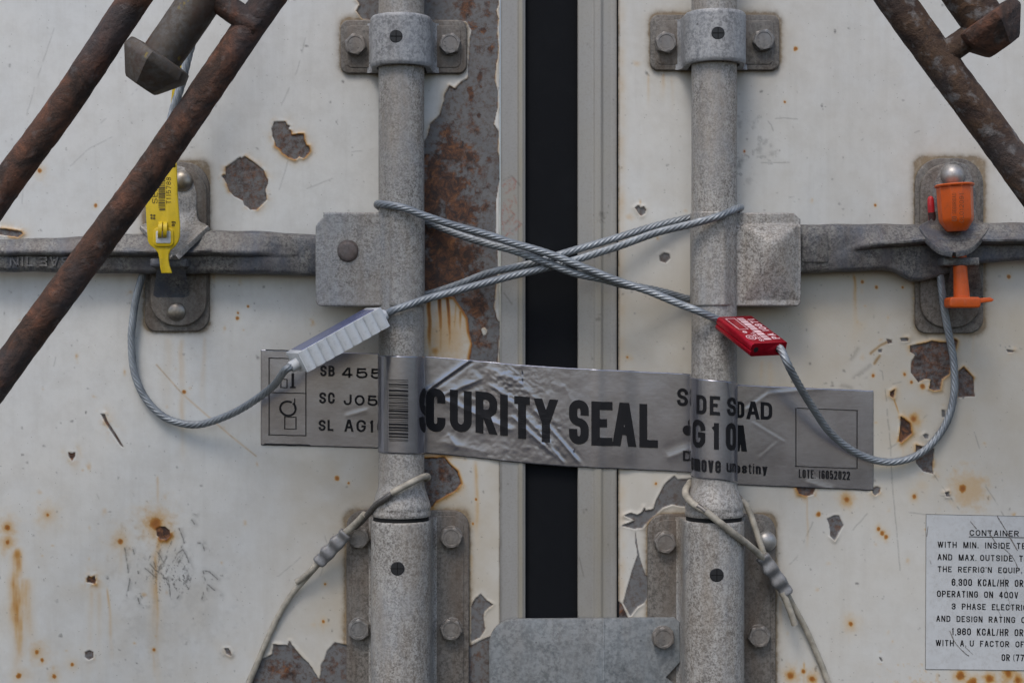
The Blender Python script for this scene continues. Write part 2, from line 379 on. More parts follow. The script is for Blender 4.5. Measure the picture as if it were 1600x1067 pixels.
def rust_mat(name, warm=1.0, grey=0.0):
    n = NT(name, 0.85, 0.0)
    a = n.noise(45, 6, 0.68, dist=0.6); b = n.noise(190, 5, 0.7); c = n.noise(16, 3, 0.6)
    k = n.ramp(a, [(0.30, (0.020, 0.013, 0.011)), (0.44, (0.050, 0.028, 0.019)), (0.57, (0.105*warm, 0.052, 0.031)), (0.70, (0.21*warm, 0.090, 0.045))])
    k = n.mix(n.rng(b, 0.54, 0.7, 0, 0.45), k, (0.013, 0.010, 0.010))
    k = n.mix(n.rng(c, 0.5, 0.62, 0, 0.6), k, (0.055, 0.050, 0.052))
    fl = n.math('MULTIPLY', n.rng(n.noise(120, 4, 0.6), 0.58-0.05*grey, 0.68, 0, 1), 0.25+0.55*grey)
    k = n.mix(fl, k, (0.20, 0.19, 0.185))
    n.base(k); n.bump(n.math('ADD', a, n.math('MULTIPLY', b, 0.6)), 0.0026, 0.95); return n.m
M['rust'] = rust_mat('rusty_tube', 1.1); M['rust_grey'] = rust_mat('flaking_rusty_tube', 0.85, 1.0)
def socket_mat():
    n = NT('grimy_socket_steel', 0.65, 0.15)
    a = n.noise(30, 5, 0.65); b = n.noise(300, 4, 0.7)
    k = n.mix(n.rng(a, 0.38, 0.62), (0.135, 0.125, 0.115), (0.050, 0.036, 0.026))
    k = n.mix(n.rng(b, 0.40, 0.62, 0, 0.8), k, (0.085, 0.062, 0.042))
    k = n.mix(n.rng(n.noise(24, 4, 0.7), 0.50, 0.62, 0, 0.7), k, (0.075, 0.036, 0.022))
    k = n.mix(n.rng(n.noise(70, 4, 0.7), 0.64, 0.70, 0, 0.5), k, (0.30, 0.22, 0.02))   # lichen flecks
    n.base(k); n.bump(b, 0.0006, 0.6); return n.m
M['socket'] = socket_mat()

def door_paint():
    n = NT('chipped_white_door_paint', 0.4)
    prim, rust, stain, dirt = n.attr('mA'); scr, red, tone, wash = n.attr('mB')
    n1 = n.noise(7, 5, 0.6); n2 = n.noise(60, 5, 0.7); n3 = n.noise(700, 3, 0.7); n4 = n.noise(210, 5, 0.72)
    paint = n.mix(n.rng(n1, 0.35, 0.65), (0.625, 0.637, 0.625), (0.665, 0.658, 0.622))
    paint = n.mix(n.math('MULTIPLY', n.rng(n2, 0.42, 0.72), 0.30), paint, (0.42, 0.40, 0.36))
    vs = n.noise(90, 4, 0.7, stretch=(1, 1, 0.06))
    paint = n.mix(n.math('MULTIPLY', n.rng(vs, 0.50, 0.72), 0.17), paint, (0.40, 0.385, 0.35))
    paint = n.mix(n.math('MULTIPLY', tone, 1.0), paint, (0.50, 0.455, 0.375))
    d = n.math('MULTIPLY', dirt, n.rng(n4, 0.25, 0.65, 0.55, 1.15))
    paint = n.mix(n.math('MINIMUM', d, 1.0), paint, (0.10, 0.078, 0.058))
    st = n.ramp(n.rng(n.math('ADD', stain, n.math('MULTIPLY', n.math('SUBTRACT', n4, 0.5), 0.35)), 0, 1.3),
                [(0.0, (0.60, 0.52, 0.38)), (0.35, (0.52, 0.31, 0.095)), (0.7, (0.33, 0.12, 0.018)), (1.0, (0.13, 0.035, 0.010))])
    paint = n.mix(n.math('MINIMUM', n.math('MULTIPLY', stain, 1.5), 1.0), paint, st)
    # fine fly-specks and pores
    sp = n.vor(260); spm = n.math('MULTIPLY', n.rng(sp, 0.055, 0.10, 1, 0), n.rng(n.noise(130, 2), 0.50, 0.56))
    paint = n.mix(n.math('MULTIPLY', spm, 0.75), paint, (0.10, 0.075, 0.05))
    paint = n.mix(n.math('MULTIPLY', n.math('MINIMUM', scr, 1.0), n.rng(n3, 0.3, 0.6, 0.55, 1)), paint, (0.045, 0.042, 0.038))
    paint = n.mix(n.math('MULTIPLY', red, n.rng(n3, 0.3, 0.6, 0.3, 0.8)), paint, (0.33, 0.07, 0.05))
    prm = n.mix(n.rng(n2, 0.35, 0.7), (0.125, 0.128, 0.132), (0.165, 0.163, 0.16))
    prm = n.mix(n.math('MULTIPLY', n.rng(n4, 0.46, 0.63), 0.72), prm, (0.085, 0.055, 0.040))
    ru = n.math('ADD', rust, n.math('MULTIPLY', n.math('SUBTRACT', n4, 0.5), 1.5))
    ru = n.math('MULTIPLY', n.rng(ru, 0.16, 0.62), n.rng(rust, 0.02, 0.15))
    rc = n.ramp(n.noise(150, 6, 0.75, dist=0.8), [(0.30, (0.014, 0.009, 0.008)), (0.45, (0.040, 0.018, 0.011)), (0.56, (0.12, 0.045, 0.017)), (0.68, (0.24, 0.10, 0.034))])
    prm = n.mix(ru, prm, rc)
    prm = n.mix(n.math('MULTIPLY', spm, 0.9), prm, (0.02, 0.014, 0.012))
    n.base(n.mix(prim, paint, prm))
    n.rough(n.rng(prim, 0, 1, 0.42, 0.62))
    bm_ = n.math('ADD', n.math('MULTIPLY', n2, 0.5), n.math('MULTIPLY', n.math('MULTIPLY', n4, 0.35), n.math('ADD', prim, 0.12)))
    n.bump(bm_, 0.0010, 0.5)
    return n.m
M['door'] = door_paint()
def strip_mat(name, a, b, metal=0.25):
    n = NT(name, 0.45, metal)
    prim, rust, stain, dirt = n.attr('mA'); scr, red, tone, wash = n.attr('mB')
    n1 = n.noise(40, 4, 0.6, stretch=(1, 1, 0.15)); n2 = n.noise(600, 3, 0.7); n4 = n.noise(120, 5, 0.7)
    c = n.mix(n.rng(n1, 0.3, 0.7), a, b); c = n.mix(n.rng(n2, 0.5, 0.75, 0, 0.3), c, (0.17, 0.155, 0.13))
    c = n.mix(tone, c, (0.33, 0.29, 0.20))
    c = n.mix(n.math('MULTIPLY', n.math('MINIMUM', dirt, 1.0), n.rng(n4, 0.3, 0.6, 0.5, 1)), c, (0.085, 0.065, 0.045))
    c = n.mix(n.math('MULTIPLY', n.math('MINIMUM', scr, 1.0), 0.8), c, (0.07, 0.06, 0.05))
    c = n.mix(n.math('MULTIPLY', red, n.rng(n2, 0.4, 0.6, 0.1, 0.8)), c, (0.33, 0.09, 0.06))
    n.base(c); n.bump(n2, 0.0001, 0.4); return n.m
M['strip'] = strip_mat('aluminium_edge_strip', (0.29, 0.282, 0.268), (0.35, 0.343, 0.326))
def rubber_mat():
    n = NT('black_rubber', 0.85); n.b.inputs['Specular IOR Level'].default_value = 0.2
    a = n.noise(22, 5, 0.7); b = n.noise(900, 2)
    c = n.mix(n.rng(a, 0.5, 0.8, 0, 0.25), (0.0045, 0.0055, 0.0075), (0.018, 0.020, 0.023)); c = n.mix(n.rng(b, 0.66, 0.8, 0, 0.35), c, (0.03, 0.03, 0.03))
    n.base(c); n.bump(a, 0.0008, 0.3); return n.m
M['rubber'] = rubber_mat()
def tape_mat():
    n = NT('silver_security_tape', 0.33, 0.78)
    a = n.noise(30, 4, 0.6); b = n.noise(170, 4, 0.65, stretch=(1, 1, 1.6)); g = n.noise(1500, 2)
    c = n.mix(n.rng(a, 0.35, 0.65), (0.258, 0.264, 0.305), (0.31, 0.314, 0.352))
    n.base(n.mix(n.rng(g, 0.6, 0.75, 0, 0.3), c, (0.17, 0.17, 0.18)))
    n.rough(n.rng(a, 0.3, 0.7, 0.17, 0.26)); n.bump(n.math('ADD', b, n.math('MULTIPLY', n.noise(55, 3), 0.7)), 0.0004, 0.14); return n.m
M['tape'] = tape_mat()
def label_mat():
    n = NT('pale_label_film', 0.35); a = n.noise(80, 4, 0.6)
    n.base(n.mix(n.math('MULTIPLY', n.rng(n.noise(300, 5, 0.75), 0.50, 0.72), 0.4), n.mix(n.rng(a, 0.4, 0.7), (0.56, 0.575, 0.58), (0.51, 0.52, 0.52)), (0.36, 0.34, 0.31))); n.bump(a, 0.0004, 0.3); return n.m
M['label'] = label_mat()

# ------------------------------------------------------------------ door surface fields
_LAT = {}
def vnoise(X, Y, cell, seed, octv=3, gain=0.5):
    if (seed, octv) not in _LAT:
        rs = np.random.RandomState(seed); _LAT[(seed, octv)] = [rs.rand(512, 512) for _ in range(octv)]
    lat = _LAT[(seed, octv)]; out = np.zeros_like(X, dtype=np.float64); amp = 1; tot = 0
    for o in range(octv):
        L = lat[o]; gx = X/cell+1000.3*(o+1); gy = Y/cell+700.7*(o+1)
        ix = np.floor(gx).astype(int); iy = np.floor(gy).astype(int); fx = gx-ix; fy = gy-iy
        fx = fx*fx*(3-2*fx); fy = fy*fy*(3-2*fy)
        a = L[iy % 512, ix % 512]; b = L[iy % 512, (ix+1) % 512]; c = L[(iy+1) % 512, ix % 512]; d = L[(iy+1) % 512, (ix+1) % 512]
        out += amp*(a*(1-fx)*(1-fy)+b*fx*(1-fy)+c*(1-fx)*fy+d*fx*fy); tot += amp; amp *= gain; cell /= 2.1
    return out/tot
def sstep(x, a, b):
    t = np.clip((x-a)/(b-a), 0, 1); return t*t*(3-2*t)
class Field:
    def __init__(s, xs, ys):
        s.xs, s.ys = xs, ys; s.X, s.Y = np.meshgrid(xs, ys)
        z = lambda: np.zeros_like(s.X)
        s.sdf = z()+99.0; s.rust = z(); s.stain = z(); s.dirt = z(); s.scr = z(); s.red = z(); s.tone = z(); s.h = z()
        s.nz = (vnoise(s.X, s.Y, 9, 3, 4, 0.6)-0.5)
        s.nb = vnoise(s.X, s.Y, 40, 9, 4, 0.55); s.ns = vnoise(s.X, s.Y*0.12, 7, 21, 3)
    def win(s, x0, y0, x1, y1):
        i0, i1 = np.searchsorted(s.xs, [x0, x1]); j0, j1 = np.searchsorted(s.ys, [y0, y1])
        return (slice(j0, j1), slice(i0, i1))
    def poly_sdf(s, P, pad=30):
        P = np.array(P, float); w = s.win(P[:, 0].min()-pad, P[:, 1].min()-pad, P[:, 0].max()+pad, P[:, 1].max()+pad)
        X, Y = s.X[w], s.Y[w]
        if X.size == 0: return w, None
        d = np.full(X.shape, 1e9); ins = np.zeros(X.shape, bool)
        for (x0, y0), (x1, y1) in zip(P, np.roll(P, -1, 0)):
            ex, ey = x1-x0, y1-y0; t = np.clip(((X-x0)*ex+(Y-y0)*ey)/(ex*ex+ey*ey+1e-9), 0, 1)
            d = np.minimum(d, np.hypot(X-x0-t*ex, Y-y0-t*ey))
            if y0 != y1:
                c = ((Y < y0) != (Y < y1)) & (X < (x1-x0)*(Y-y0)/(y1-y0)+x0); ins ^= c
        return w, np.where(ins, -d, d)
    def chip(s, P, halo=0.35, rust=0.15, jag=3.2, hw=7):
        w, d = s.poly_sdf(P)
        if d is None: return
        d = d+s.nz[w]*jag
        s.sdf[w] = np.minimum(s.sdf[w], d)
        s.rust[w] = np.maximum(s.rust[w], np.where(d < 1, rust, 0))
        edge = np.exp(-(np.maximum(-d, 0)/2.2)**2)*(d < 1)
        s.rust[w] = np.maximum(s.rust[w], edge*(0.15+0.7*halo))
        s.stain[w] = np.maximum(s.stain[w], 0.75*halo*np.exp(-np.maximum(d, 0)/hw)*(d < 30)*(0.15+1.7*sstep(s.nb[w]+0.5*s.nz[w], 0.38, 0.66)))
    def unchip(s, P, jag=2.5):
        w, d = s.poly_sdf(P)
        if d is None: return
        s.sdf[w] = np.maximum(s.sdf[w], -(d+s.nz[w]*jag))
    def blob(s, f, x, y, rx, ry, a, p=2.0, n=0.6):
        w = s.win(x-rx*3, y-ry*3, x+rx*3, y+ry*3); A = getattr(s, f)
        r = np.hypot((s.X[w]-x)/rx, (s.Y[w]-y)/ry); r = r*(1+n*s.nz[w]*2)
        A[w] = np.maximum(A[w], a*np.exp(-np.abs(r)**p))
    def spot(s, x, y, r, halo=12, a=0.5, down=0):
        """a rust spot: dark core, orange halo and, with down, a run below it"""
        s.blob('stain', x, y, r*1.0, r*1.15, 1.0, 3); s.blob('stain', x, y, halo, halo*1.15, a, 1.6)
        if down: s.run(x, y, down, r*0.7+1.5, a*0.7)
    def run(s, x, y, L, wd, a, lean=0.0):
        w = s.win(x-60, y, x+60, y+L); X, Y = s.X[w], s.Y[w]; t = (Y-y)/L
        c = x+lean*t*L+(vnoise(Y*0, Y, 45, int(x), 2)-0.5)*wd*1.6
        g = np.exp(-((X-c)/(wd*(0.7+0.5*t)))**2)*(1-t)**0.7*sstep(t, 0, 0.10)*(0.45+1.0*s.ns[w])*(0.5+1.0*s.nb[w])
        s.stain[w] = np.maximum(s.stain[w], a*g)
    def line(s, f, P, wd, a, brk=0.0):
        P = np.array(P, float); w = s.win(P[:, 0].min()-8-wd, P[:, 1].min()-8-wd, P[:, 0].max()+8+wd, P[:, 1].max()+8+wd)
        X, Y = s.X[w], s.Y[w]
        if X.size == 0: return
        X = X+s.nz[w]*1.5; Y = Y+s.nz[w].copy()*1.2; d = np.full(X.shape, 1e9)
        for (x0, y0), (x1, y1) in zip(P[:-1], P[1:]):
            ex, ey = x1-x0, y1-y0; t = np.clip(((X-x0)*ex+(Y-y0)*ey)/(ex*ex+ey*ey+1e-9), 0, 1)
            d = np.minimum(d, np.hypot(X-x0-t*ex, Y-y0-t*ey))
        g = a*np.exp(-(d/wd)**2)
        if brk: g = g*sstep(vnoise(X, Y, 11, 5, 2), brk-0.08, brk+0.08)
        A = getattr(s, f); A[w] = np.maximum(A[w], g)
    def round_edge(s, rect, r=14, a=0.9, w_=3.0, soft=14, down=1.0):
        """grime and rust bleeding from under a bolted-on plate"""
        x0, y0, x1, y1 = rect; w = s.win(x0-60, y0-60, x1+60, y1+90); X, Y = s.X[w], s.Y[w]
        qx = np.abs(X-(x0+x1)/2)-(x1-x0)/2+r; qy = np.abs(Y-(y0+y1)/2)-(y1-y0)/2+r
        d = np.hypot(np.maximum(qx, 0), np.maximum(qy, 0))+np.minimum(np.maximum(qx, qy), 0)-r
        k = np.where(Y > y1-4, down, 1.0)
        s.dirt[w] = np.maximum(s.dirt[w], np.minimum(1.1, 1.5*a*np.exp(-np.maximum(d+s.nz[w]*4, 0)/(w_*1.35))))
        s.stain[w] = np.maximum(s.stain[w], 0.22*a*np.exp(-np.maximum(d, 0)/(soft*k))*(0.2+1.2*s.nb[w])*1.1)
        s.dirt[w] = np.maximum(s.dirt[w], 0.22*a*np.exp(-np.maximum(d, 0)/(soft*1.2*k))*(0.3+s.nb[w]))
    def mesh(s):
        prim = sstep(-s.sdf, -0.55, 0.55)
        lift = np.exp(-(np.maximum(s.sdf, 0)/4.0)**2)*(s.sdf > 0)*(0.25+1.5*sstep(s.nb, 0.42, 0.7))*1.0
        H = s.h+(1-prim)*1.4+lift*(s.sdf < 40)+(vnoise(s.X, s.Y, 220, 31, 2)-0.5)*1.2
        ny, nx = s.X.shape
        co = np.stack([(s.X-800)*S, -H*S, (533.5-s.Y)*S], -1).reshape(-1, 3).astype(np.float32)
        me = bpy.data.meshes.new('panel'); idx = np.arange(nx*ny).reshape(ny, nx)
        q = np.stack([idx[:-1, :-1], idx[1:, :-1], idx[1:, 1:], idx[:-1, 1:]], -1).reshape(-1, 4)
        me.vertices.add(len(co)); me.vertices.foreach_set('co', co.ravel())
        me.loops.add(q.size); me.loops.foreach_set('vertex_index', q.ravel().astype(np.int32))
        me.polygons.add(len(q)); me.polygons.foreach_set('loop_start', np.arange(0, q.size, 4, dtype=np.int32))
        me.update(calc_edges=True)
        for nm, ch in (('mA', (prim, s.rust, s.stain, s.dirt)), ('mB', (s.scr, s.red, s.tone, s.tone*0))):
            a = me.attributes.new(nm, 'FLOAT_COLOR', 'POINT')
            a.data.foreach_set('color', np.stack([np.clip(c, 0, 1.2) for c in ch], -1).reshape(-1).astype(np.float32))
        return me
def axis(lo, hi, a, b, step):
    """fine between a and b, coarser towards lo and hi"""
    mid = np.arange(a, b+step*0.5, step); mid[-1] = b
    left = np.linspace(lo, a, max(2, int((a-lo)/14)+1))[:-1] if lo < a else np.array([])
    right = np.linspace(b, hi, max(2, int((hi-b)/14)+1))[1:] if hi > b else np.array([])
    return np.concatenate([left, mid, right])
STEP = 1.3
YS = axis(-900, 1950, -30, 1097, STEP)

# ---- left door face
L = Field(axis(-900, 781, -30, 781, STEP), YS)
L.chip([(352.7,261.6),(375.9,245.7),(377,248),(383,244.6),(392.6,251.3),(403.7,259.2),(412.5,267.2),(415,275),(418.9,281.6),(418,289.5),(414.9,297.5),(417.3,311.8),(408.5,321.4),(400.6,328.6),(391,327.8),(382.2,321.4),(379.8,314.2),(367,307.8),(358.3,299),(355,288),(350.4,280),(347,276),(349.6,273.6),(353.5,274.4),(352,265.6)], 0.55, 0.30, 2.2, 5)
L.chip([(428.4,190.7),(446,190.4),(449,196.3),(453,197),(450,202.7),(454.7,204.3),(456.3,211.4),(467.5,210),(474.7,210.6),(475.5,219.4),(478.6,227.4),(483.4,229),(484.7,237),(475.5,247.3),(467.5,245),(461,249.7),(451.6,246.5),(442,240),(437.2,233),(430.8,229),(430,221),(426,213),(424.5,201.9)], 0.6, 0.30, 2.0, 5)
L.chip([(557,-500),(557,0),(563,8),(557,18),(566,31),(640,34),(728,34),(737.7,48.7),(734,63),(731.6,97),(730.4,123),(720.6,128),(711,139),(702.4,135),(694,148.6),(693.9,158),(686.5,179),(672,195),(668,212),(660,224),(650,300),(648,420),(655,478),(663,476),(688,463),(709.5,464),(718,476),(731,497),(732.7,517),(738.5,537),(734,559),(740,600),(765,640),(778,630),(778,552),(783,505),(777.7,500),(772,479),(775,450),(778,420),(777.7,395),(775,360),(775,317),(783,264.5),(778,236),(780,207),(772,195),(778,168),(778,146),(774,127),(775,107),(779,80),(777,44),(779,30),(775.5,18),(779,7),(779,-500)], 0.30, 0.08, 2.5, 4)
L.unchip([(752,514),(757,511),(762,516),(760,523),(755,525)])
L.chip([(655,720),(663.8,715.5),(694.7,713.8),(703.4,725.8),(715.4,736),(720.6,755),(712,765.4),(681,782.6),(675.8,791),(655,800)], 0.65, 0.22, 2.5)
L.chip([(736,948),(743,934),(751.5,927),(760,937.5),(770.5,944),(756.7,954.7),(755,965),(758.4,982),(750,996),(736,1002)], 0.12, 0.05, 2)
L.chip([(725,1008),(736,1008),(752,999),(768,993),(783,975),(783,1600),(725,1600)], 0.15, 0.15, 2)
L.chip([(380,1140),(386,1062),(403,1032),(426,1021),(427.4,1006),(450,1007.8),(452.8,1001),(456.7,1007.8),(473,1025.6),(487.5,1042),(499,1061),(502,1038.6),(512,1016),(523,1003),(538,1006),(560,1010),(565,1140)], 0.15, 0.14, 3)
L.chip([(-40,356),(0,357.5),(20,360),(33,362),(36.5,365),(28,371),(15,369),(0,367),(-40,366)], 0.5, 0.3, 2)
L.chip([(158,647),(164,647),(168.5,658),(175,668),(183,680),(194,699),(189,696),(180,683),(166,662)], 0.5, 0.4, 1)
L.chip([(107,706),(112,708),(118,706),(118,712),(113,720),(108,713)], 0.55, 0.9, 1)
L.chip([(244,826),(250,822),(258,822),(265,828),(266,836),(260,842),(251,842),(245,836)], 0.9, 1.0, 1)
L.chip([(136,903),(139,899),(143,902),(148,899),(150,906),(149,912),(142,910),(136,909)], 0.6, 1.0, 1)
L.chip([(133,1018),(140,1015),(146,1018),(146,1027),(139,1030),(133,1026)], 0.3, 0.2, 1)
L.chip([(351,1012),(357,1012),(361,1018),(361,1024),(354,1020)], 0.25, 0.3, 1)
for x, y, r, h, a, dn in [(244,818,13,22,0.75,230),(189,845,4.5,18,0.45,60),(75,804,3.5,14,0.5,0),(12,824,5,15,0.6,40),(12,847,4,14,0.6,0),(58,1018,4,14,0.5,0),(66,1030,3,8,0.4,0),(241,1014,3,7,0.5,50),(113,1037,3,8,0.35,0),(62,267,4,10,0.4,0),(85,1056,3,10,0.4,0),(150,321,3,5,0.3,0),(527,747,3.5,4,0.25,0),(545,754,2,4,0.35,0),(505,970,2.5,7,0.4,20),(508,912,2,6,0.35,0),(744,780,2.2,4,0.3,0),(739,818,2,8,0.3,0),(372,489,2,4,0.3,0),(371,497,2.5,4,0.3,0),(388,479,2,3,0.3,0),(288,612,3,6,0.35,0),(30,1055,4,16,0.35,0),(757,1015,3,6,0.5,0)]: L.spot(x, y, r, h, a, dn)
L.run(20, 846, 230, 13, 0.85, 0.06); L.run(40, 895, 130, 15, 0.55, 0.05); L.run(14, 810, 60, 7, 0.7); L.run(141, 912, 160, 7, 0.28); L.run(155, 915, 155, 6, 0.24); L.run(168, 912, 130, 3.0, 0.42, 0.07); L.run(243, 850, 240, 4.5, 0.55, 0.02)
L.run(285, 518, 210, 6, 0.42); L.run(262, 520, 150, 10, 0.2); L.run(247, 740, 80, 3, 0.4); L.run(318, 520, 120, 5, 0.22); L.run(745, 712, 170, 5, 0.55); L.run(737, 860, 90, 5, 0.45); L.run(671, 462, 120, 5, 1.1); L.run(687, 458, 120, 4, 1.2); L.run(701, 456, 120, 3.5, 1.1); L.run(720, 480, 80, 4, 0.6); L.run(665, 455, 120, 30, 0.28)
L.blob('stain', 690, 712, 34, 7, 0.7); L.blob('stain', 698, 520, 42, 58, 0.44, 3); L.line('stain', [(688,463),(709.5,464),(718,476),(731,497),(732.7,517),(738.5,537),(734,559)], 5, 0.95); L.line('stain', [(694,714),(703,726),(715,736),(721,755),(712,765),(681,783)], 4, 0.8); L.blob('stain', 680, 548, 9, 8, 0.7); L.run(712, 470, 90, 3, 0.7); L.blob('stain', 675, 545, 12, 10, 0.4)
for p in [[(245,570),(285,615),(325,650)],[(325,650),(360,680),(400,712)]]: L.line('stain', p, 1.8, 0.35); L.line('scr', p, 0.8, 0.35, 0.5)
# the large rust bloom on the bare strip, and pits
for x, y, rx, ry, a in [(700,205,14,14,0.6),(705,238,20,24,1.0),(680,262,22,20,0.9),(735,245,14,18,0.75),(702,295,30,28,0.95),(675,310,20,50,1.0),(720,330,24,26,0.9),(690,385,34,42,1.0),(730,400,22,24,0.9),(708,350,20,20,0.6),(670,430,24,34,1.0),(705,435,26,24,0.95),(740,432,16,16,0.55),(745,478,18,20,0.75),(750,520,14,28,0.55),(755,535,10,24,0.5),(728,8,14,30,0.7),(760,15,8,14,0.55),(755,48,5,6,0.9),(766,78,4,4,0.8),(750,118,5,12,0.8),(736,150,6,14,0.9),(748,180,4,5,0.8),(748,78,8,8,0.4),(738,200,10,20,0.35),(760,322,8,8,0.7),(765,250,5,6,0.7),(762,290,6,8,0.4),(752,270,10,10,0.5),(690,735,10,16,0.7),(703,745,5,10,0.6),(685,770,8,6,0.5),(450,1050,16,18,0.6),(430,1045,10,14,0.5),(520,1040,8,18,0.4),(465,1025,8,6,0.5)]:
    L.blob('rust', x, y, rx, ry, a, 2.2, 1.0)
L.rust += 0.10*sstep(vnoise(L.X, L.Y, 26, 44, 3), 0.52, 0.7)
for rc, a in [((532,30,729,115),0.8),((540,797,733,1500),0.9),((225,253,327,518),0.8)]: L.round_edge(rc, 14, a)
L.dirt = np.maximum(L.dirt, 0.9*np.exp(-((L.X-781)/1.6)**2)*(0.35+0.9*vnoise(L.X, L.Y, 14, 77, 3)))   # grime in the joint with the edge strip
for p in [[(195,855),(199,880),(203,905),(199,930)],[(208,858),(215,880),(217,900),(212,910)],[(215,860),(222,865),(226,873)],[(220,880),(228,888),(238,896),(241,900)],[(232,862),(240,875),(243,885)],[(233,878),(243,890),(248,893)],[(247,862),(256,878),(261,900)],[(252,895),(261,905)],[(264,872),(272,868),(286,858),(292,868),(296,880),(299,893),(296,898)],[(280,825),(286,840),(289,850)],[(310,848),(317,848),(320,860)],[(318,890),(328,893),(340,904)],[(318,892),(322,910),(336,922),(344,928)],[(322,912),(316,935)],[(324,918),(324,938)],[(264,872),(263,900),(268,940)],[(268,945),(280,930)],[(204,930),(215,930),(218,942)],[(220,930),(230,945)],[(283,792),(295,797),(306,803)],[(300,812),(304,818)],[(357,1010),(362,1022)],[(346,1020),(352,1014)]]:
    L.line('scr', p, 1.3, 0.9, 0.46); L.line('scr', [(x+2, y+1) for x, y in p], 4.5, 0.30, 0.45)
sm = vnoise(L.X+0.35*L.Y, L.Y*0.30, 5, 81, 4, 0.7)*np.exp(-np.abs(((L.X-268)/72)**2+((L.Y-885)/72)**2)**1.5)
L.scr = np.maximum(L.scr, 0.75*sstep(sm, 0.50, 0.68)); L.tone = np.maximum(L.tone, 0.7*np.exp(-((L.X-268)/75)**2-((L.Y-890)/80)**2)*L.nb)
sm = vnoise(L.X*0.9-0.3*L.Y, L.Y*0.5, 3.5, 82, 3, 0.7)*np.exp(-np.abs(((L.X-265)/60)**2+((L.Y-905)/45)**2)**1.5)
L.scr = np.maximum(L.scr, 0.85*sstep(sm, 0.58, 0.70))
for x, y in [(225,880),(275,880),(330,915),(215,905),(300,930),(240,1000),(330,960),(275,925),(225,975)]: L.blob('scr', x, y, 18, 26, 0.12, 2, 1.6)
for p in [[(85,45),(70,90),(55,135),(42,180)],[(155,195),(190,165),(215,140)],[(110,260),(140,232),(175,215)],[(455,235),(445,270),(435,300)],[(530,275),(480,295)],[(550,238),(585,233)],[(480,50),(465,110),(440,165)],[(88,558),(84,572)],[(66,592),(68,604)],[(140,462),(146,468)],[(37,288),(34,325),(32,345)],[(152,772),(158,785)],[(170,150),(157,155)],[(420,640),(440,655)],[(505,830),(515,860),(500,900)],[(470,870),(430,905)]]: L.line('scr', p, 0.9, 0.32, 0.45)
rs = np.random.RandomState(5)
for i in range(420):
    x, y = rs.rand()*781, rs.rand()*1067; L.blob('scr', x, y, 0.7+0.9*rs.rand()**3, 0.7+1.1*rs.rand()**3, 0.35+0.5*rs.rand(), 2, 1.5)
for i in range(60):
    x, y = rs.rand()*781, 400+rs.rand()*667; L.blob('stain', x, y, 2+rs.rand()*2, 2+rs.rand()*3, 0.22+0.25*rs.rand(), 2, 1)
L.tone = np.maximum(L.tone, 0.85*sstep(L.X, 280, 560)*sstep(L.Y, 380, 620)*(0.4+L.nb)); L.tone = np.maximum(L.tone, 0.45*sstep(L.Y, 600, 950)*L.nb*1.4)
L.tone = np.maximum(L.tone, 0.55*np.exp(-((L.X-757)/34)**2)*sstep(L.Y, 640, 720)*(0.4+L.nb))

# ---- right door face
R = Field(axis(966, 2500, 966, 1630, STEP), YS)
R.chip([(992,325),(998,321),(1001,325),(1006,323),(1010,328),(1008,334),(1002,338),(998,334)], 0.15, 0.05, 1)
R.blob('stain', 983, 340, 7, 5, 0.35)
R.chip([(1030,400),(1037,395),(1046,397),(1047,404),(1040,411),(1031,408)], 0.05, 0.02, 0.8)
R.chip([(975,805),(985,801),(996,804),(1003,800),(1007,791.6),(1009,797),(1021,795),(1026,780.5),(1037,758),(1054,742.6),(1059,749),(1081,747),(1105,760),(1105,800),(1081,793),(1059,790),(1050,788),(1035,793),(1027,801),(1011.6,815),(1003.7,825),(989.5,825.7),(972,821),(991,812.7),(983,809)], 0.06, 0.03, 1.4)
R.chip([(992.6,828),(996,850),(999,869),(1008.4,897),(1013,902),(1013,932),(1006,942),(996,948),(990,955),(985,962),(980,952.6),(973.7,941.6),(983,907),(989.5,885),(996.5,867),(993,848)], 0.05, 0.03, 1.0)
R.chip([(965,938),(971,942),(976,953),(982,966),(965,968)], 0.3, 0.5, 1.5)
R.chip([(1421.5,540.5),(1440,537),(1455.6,533),(1476.6,535),(1492,530),(1496,533),(1488,560),(1482,585),(1471,593),(1468.7,609),(1458,610),(1451.7,607),(1454,593),(1445,592),(1434.6,598),(1422.8,582.5),(1424,564),(1429,555),(1421.5,549.7)], 0.5, 0.45, 2.2, 5)
R.chip([(1497.6,580),(1505.5,573),(1521,590),(1522.5,619),(1496,620.5)], 0.5, 0.4, 1.5, 4)
R.chip([(1407,650.7),(1421.5,661),(1424,677),(1408,691),(1404,689),(1406,674)], 0.6, 0.7, 1.5)
R.chip([(1390,618),(1391,612),(1398,608),(1397,615),(1396,622)], 0.4, 0.8, 1)
R.chip([(1430.7,695),(1442,698),(1459.5,700.6),(1458,711),(1457,727),(1458,740),(1442,736),(1430.7,723)], 0.4, 0.3, 1.8)
R.chip([(1442,680),(1446,677),(1451,679),(1450,685),(1445,685)], 0.1, 0.1, 1)
R.chip([(1364,762),(1370,759),(1376,762),(1374,770),(1367,774),(1363,770)], 0.3, 0.25, 1)
R.chip([(1243,758),(1277,758),(1270,772),(1260,775),(1248,771)], 0.6, 0.5, 1.5)
R.chip([(1476,769),(1482,768),(1484,776),(1478,775)], 0.1, 0.1, 1)
R.chip([(1292,810),(1303,805),(1311,805),(1317.5,820),(1311,831),(1304,844),(1297,837),(1296,820)], 0.1, 0.25, 1.5)
R.chip([(1373,1026),(1377,1027),(1379,1033),(1376,1032)], 0.1, 0.1, 0.5)
R.chip([(1385,530),(1392,531),(1394,536),(1387,537)], 0.3, 0.2, 1); R.chip([(1406,528),(1418,528),(1419,533),(1408,533)], 0.3, 0.2, 1)
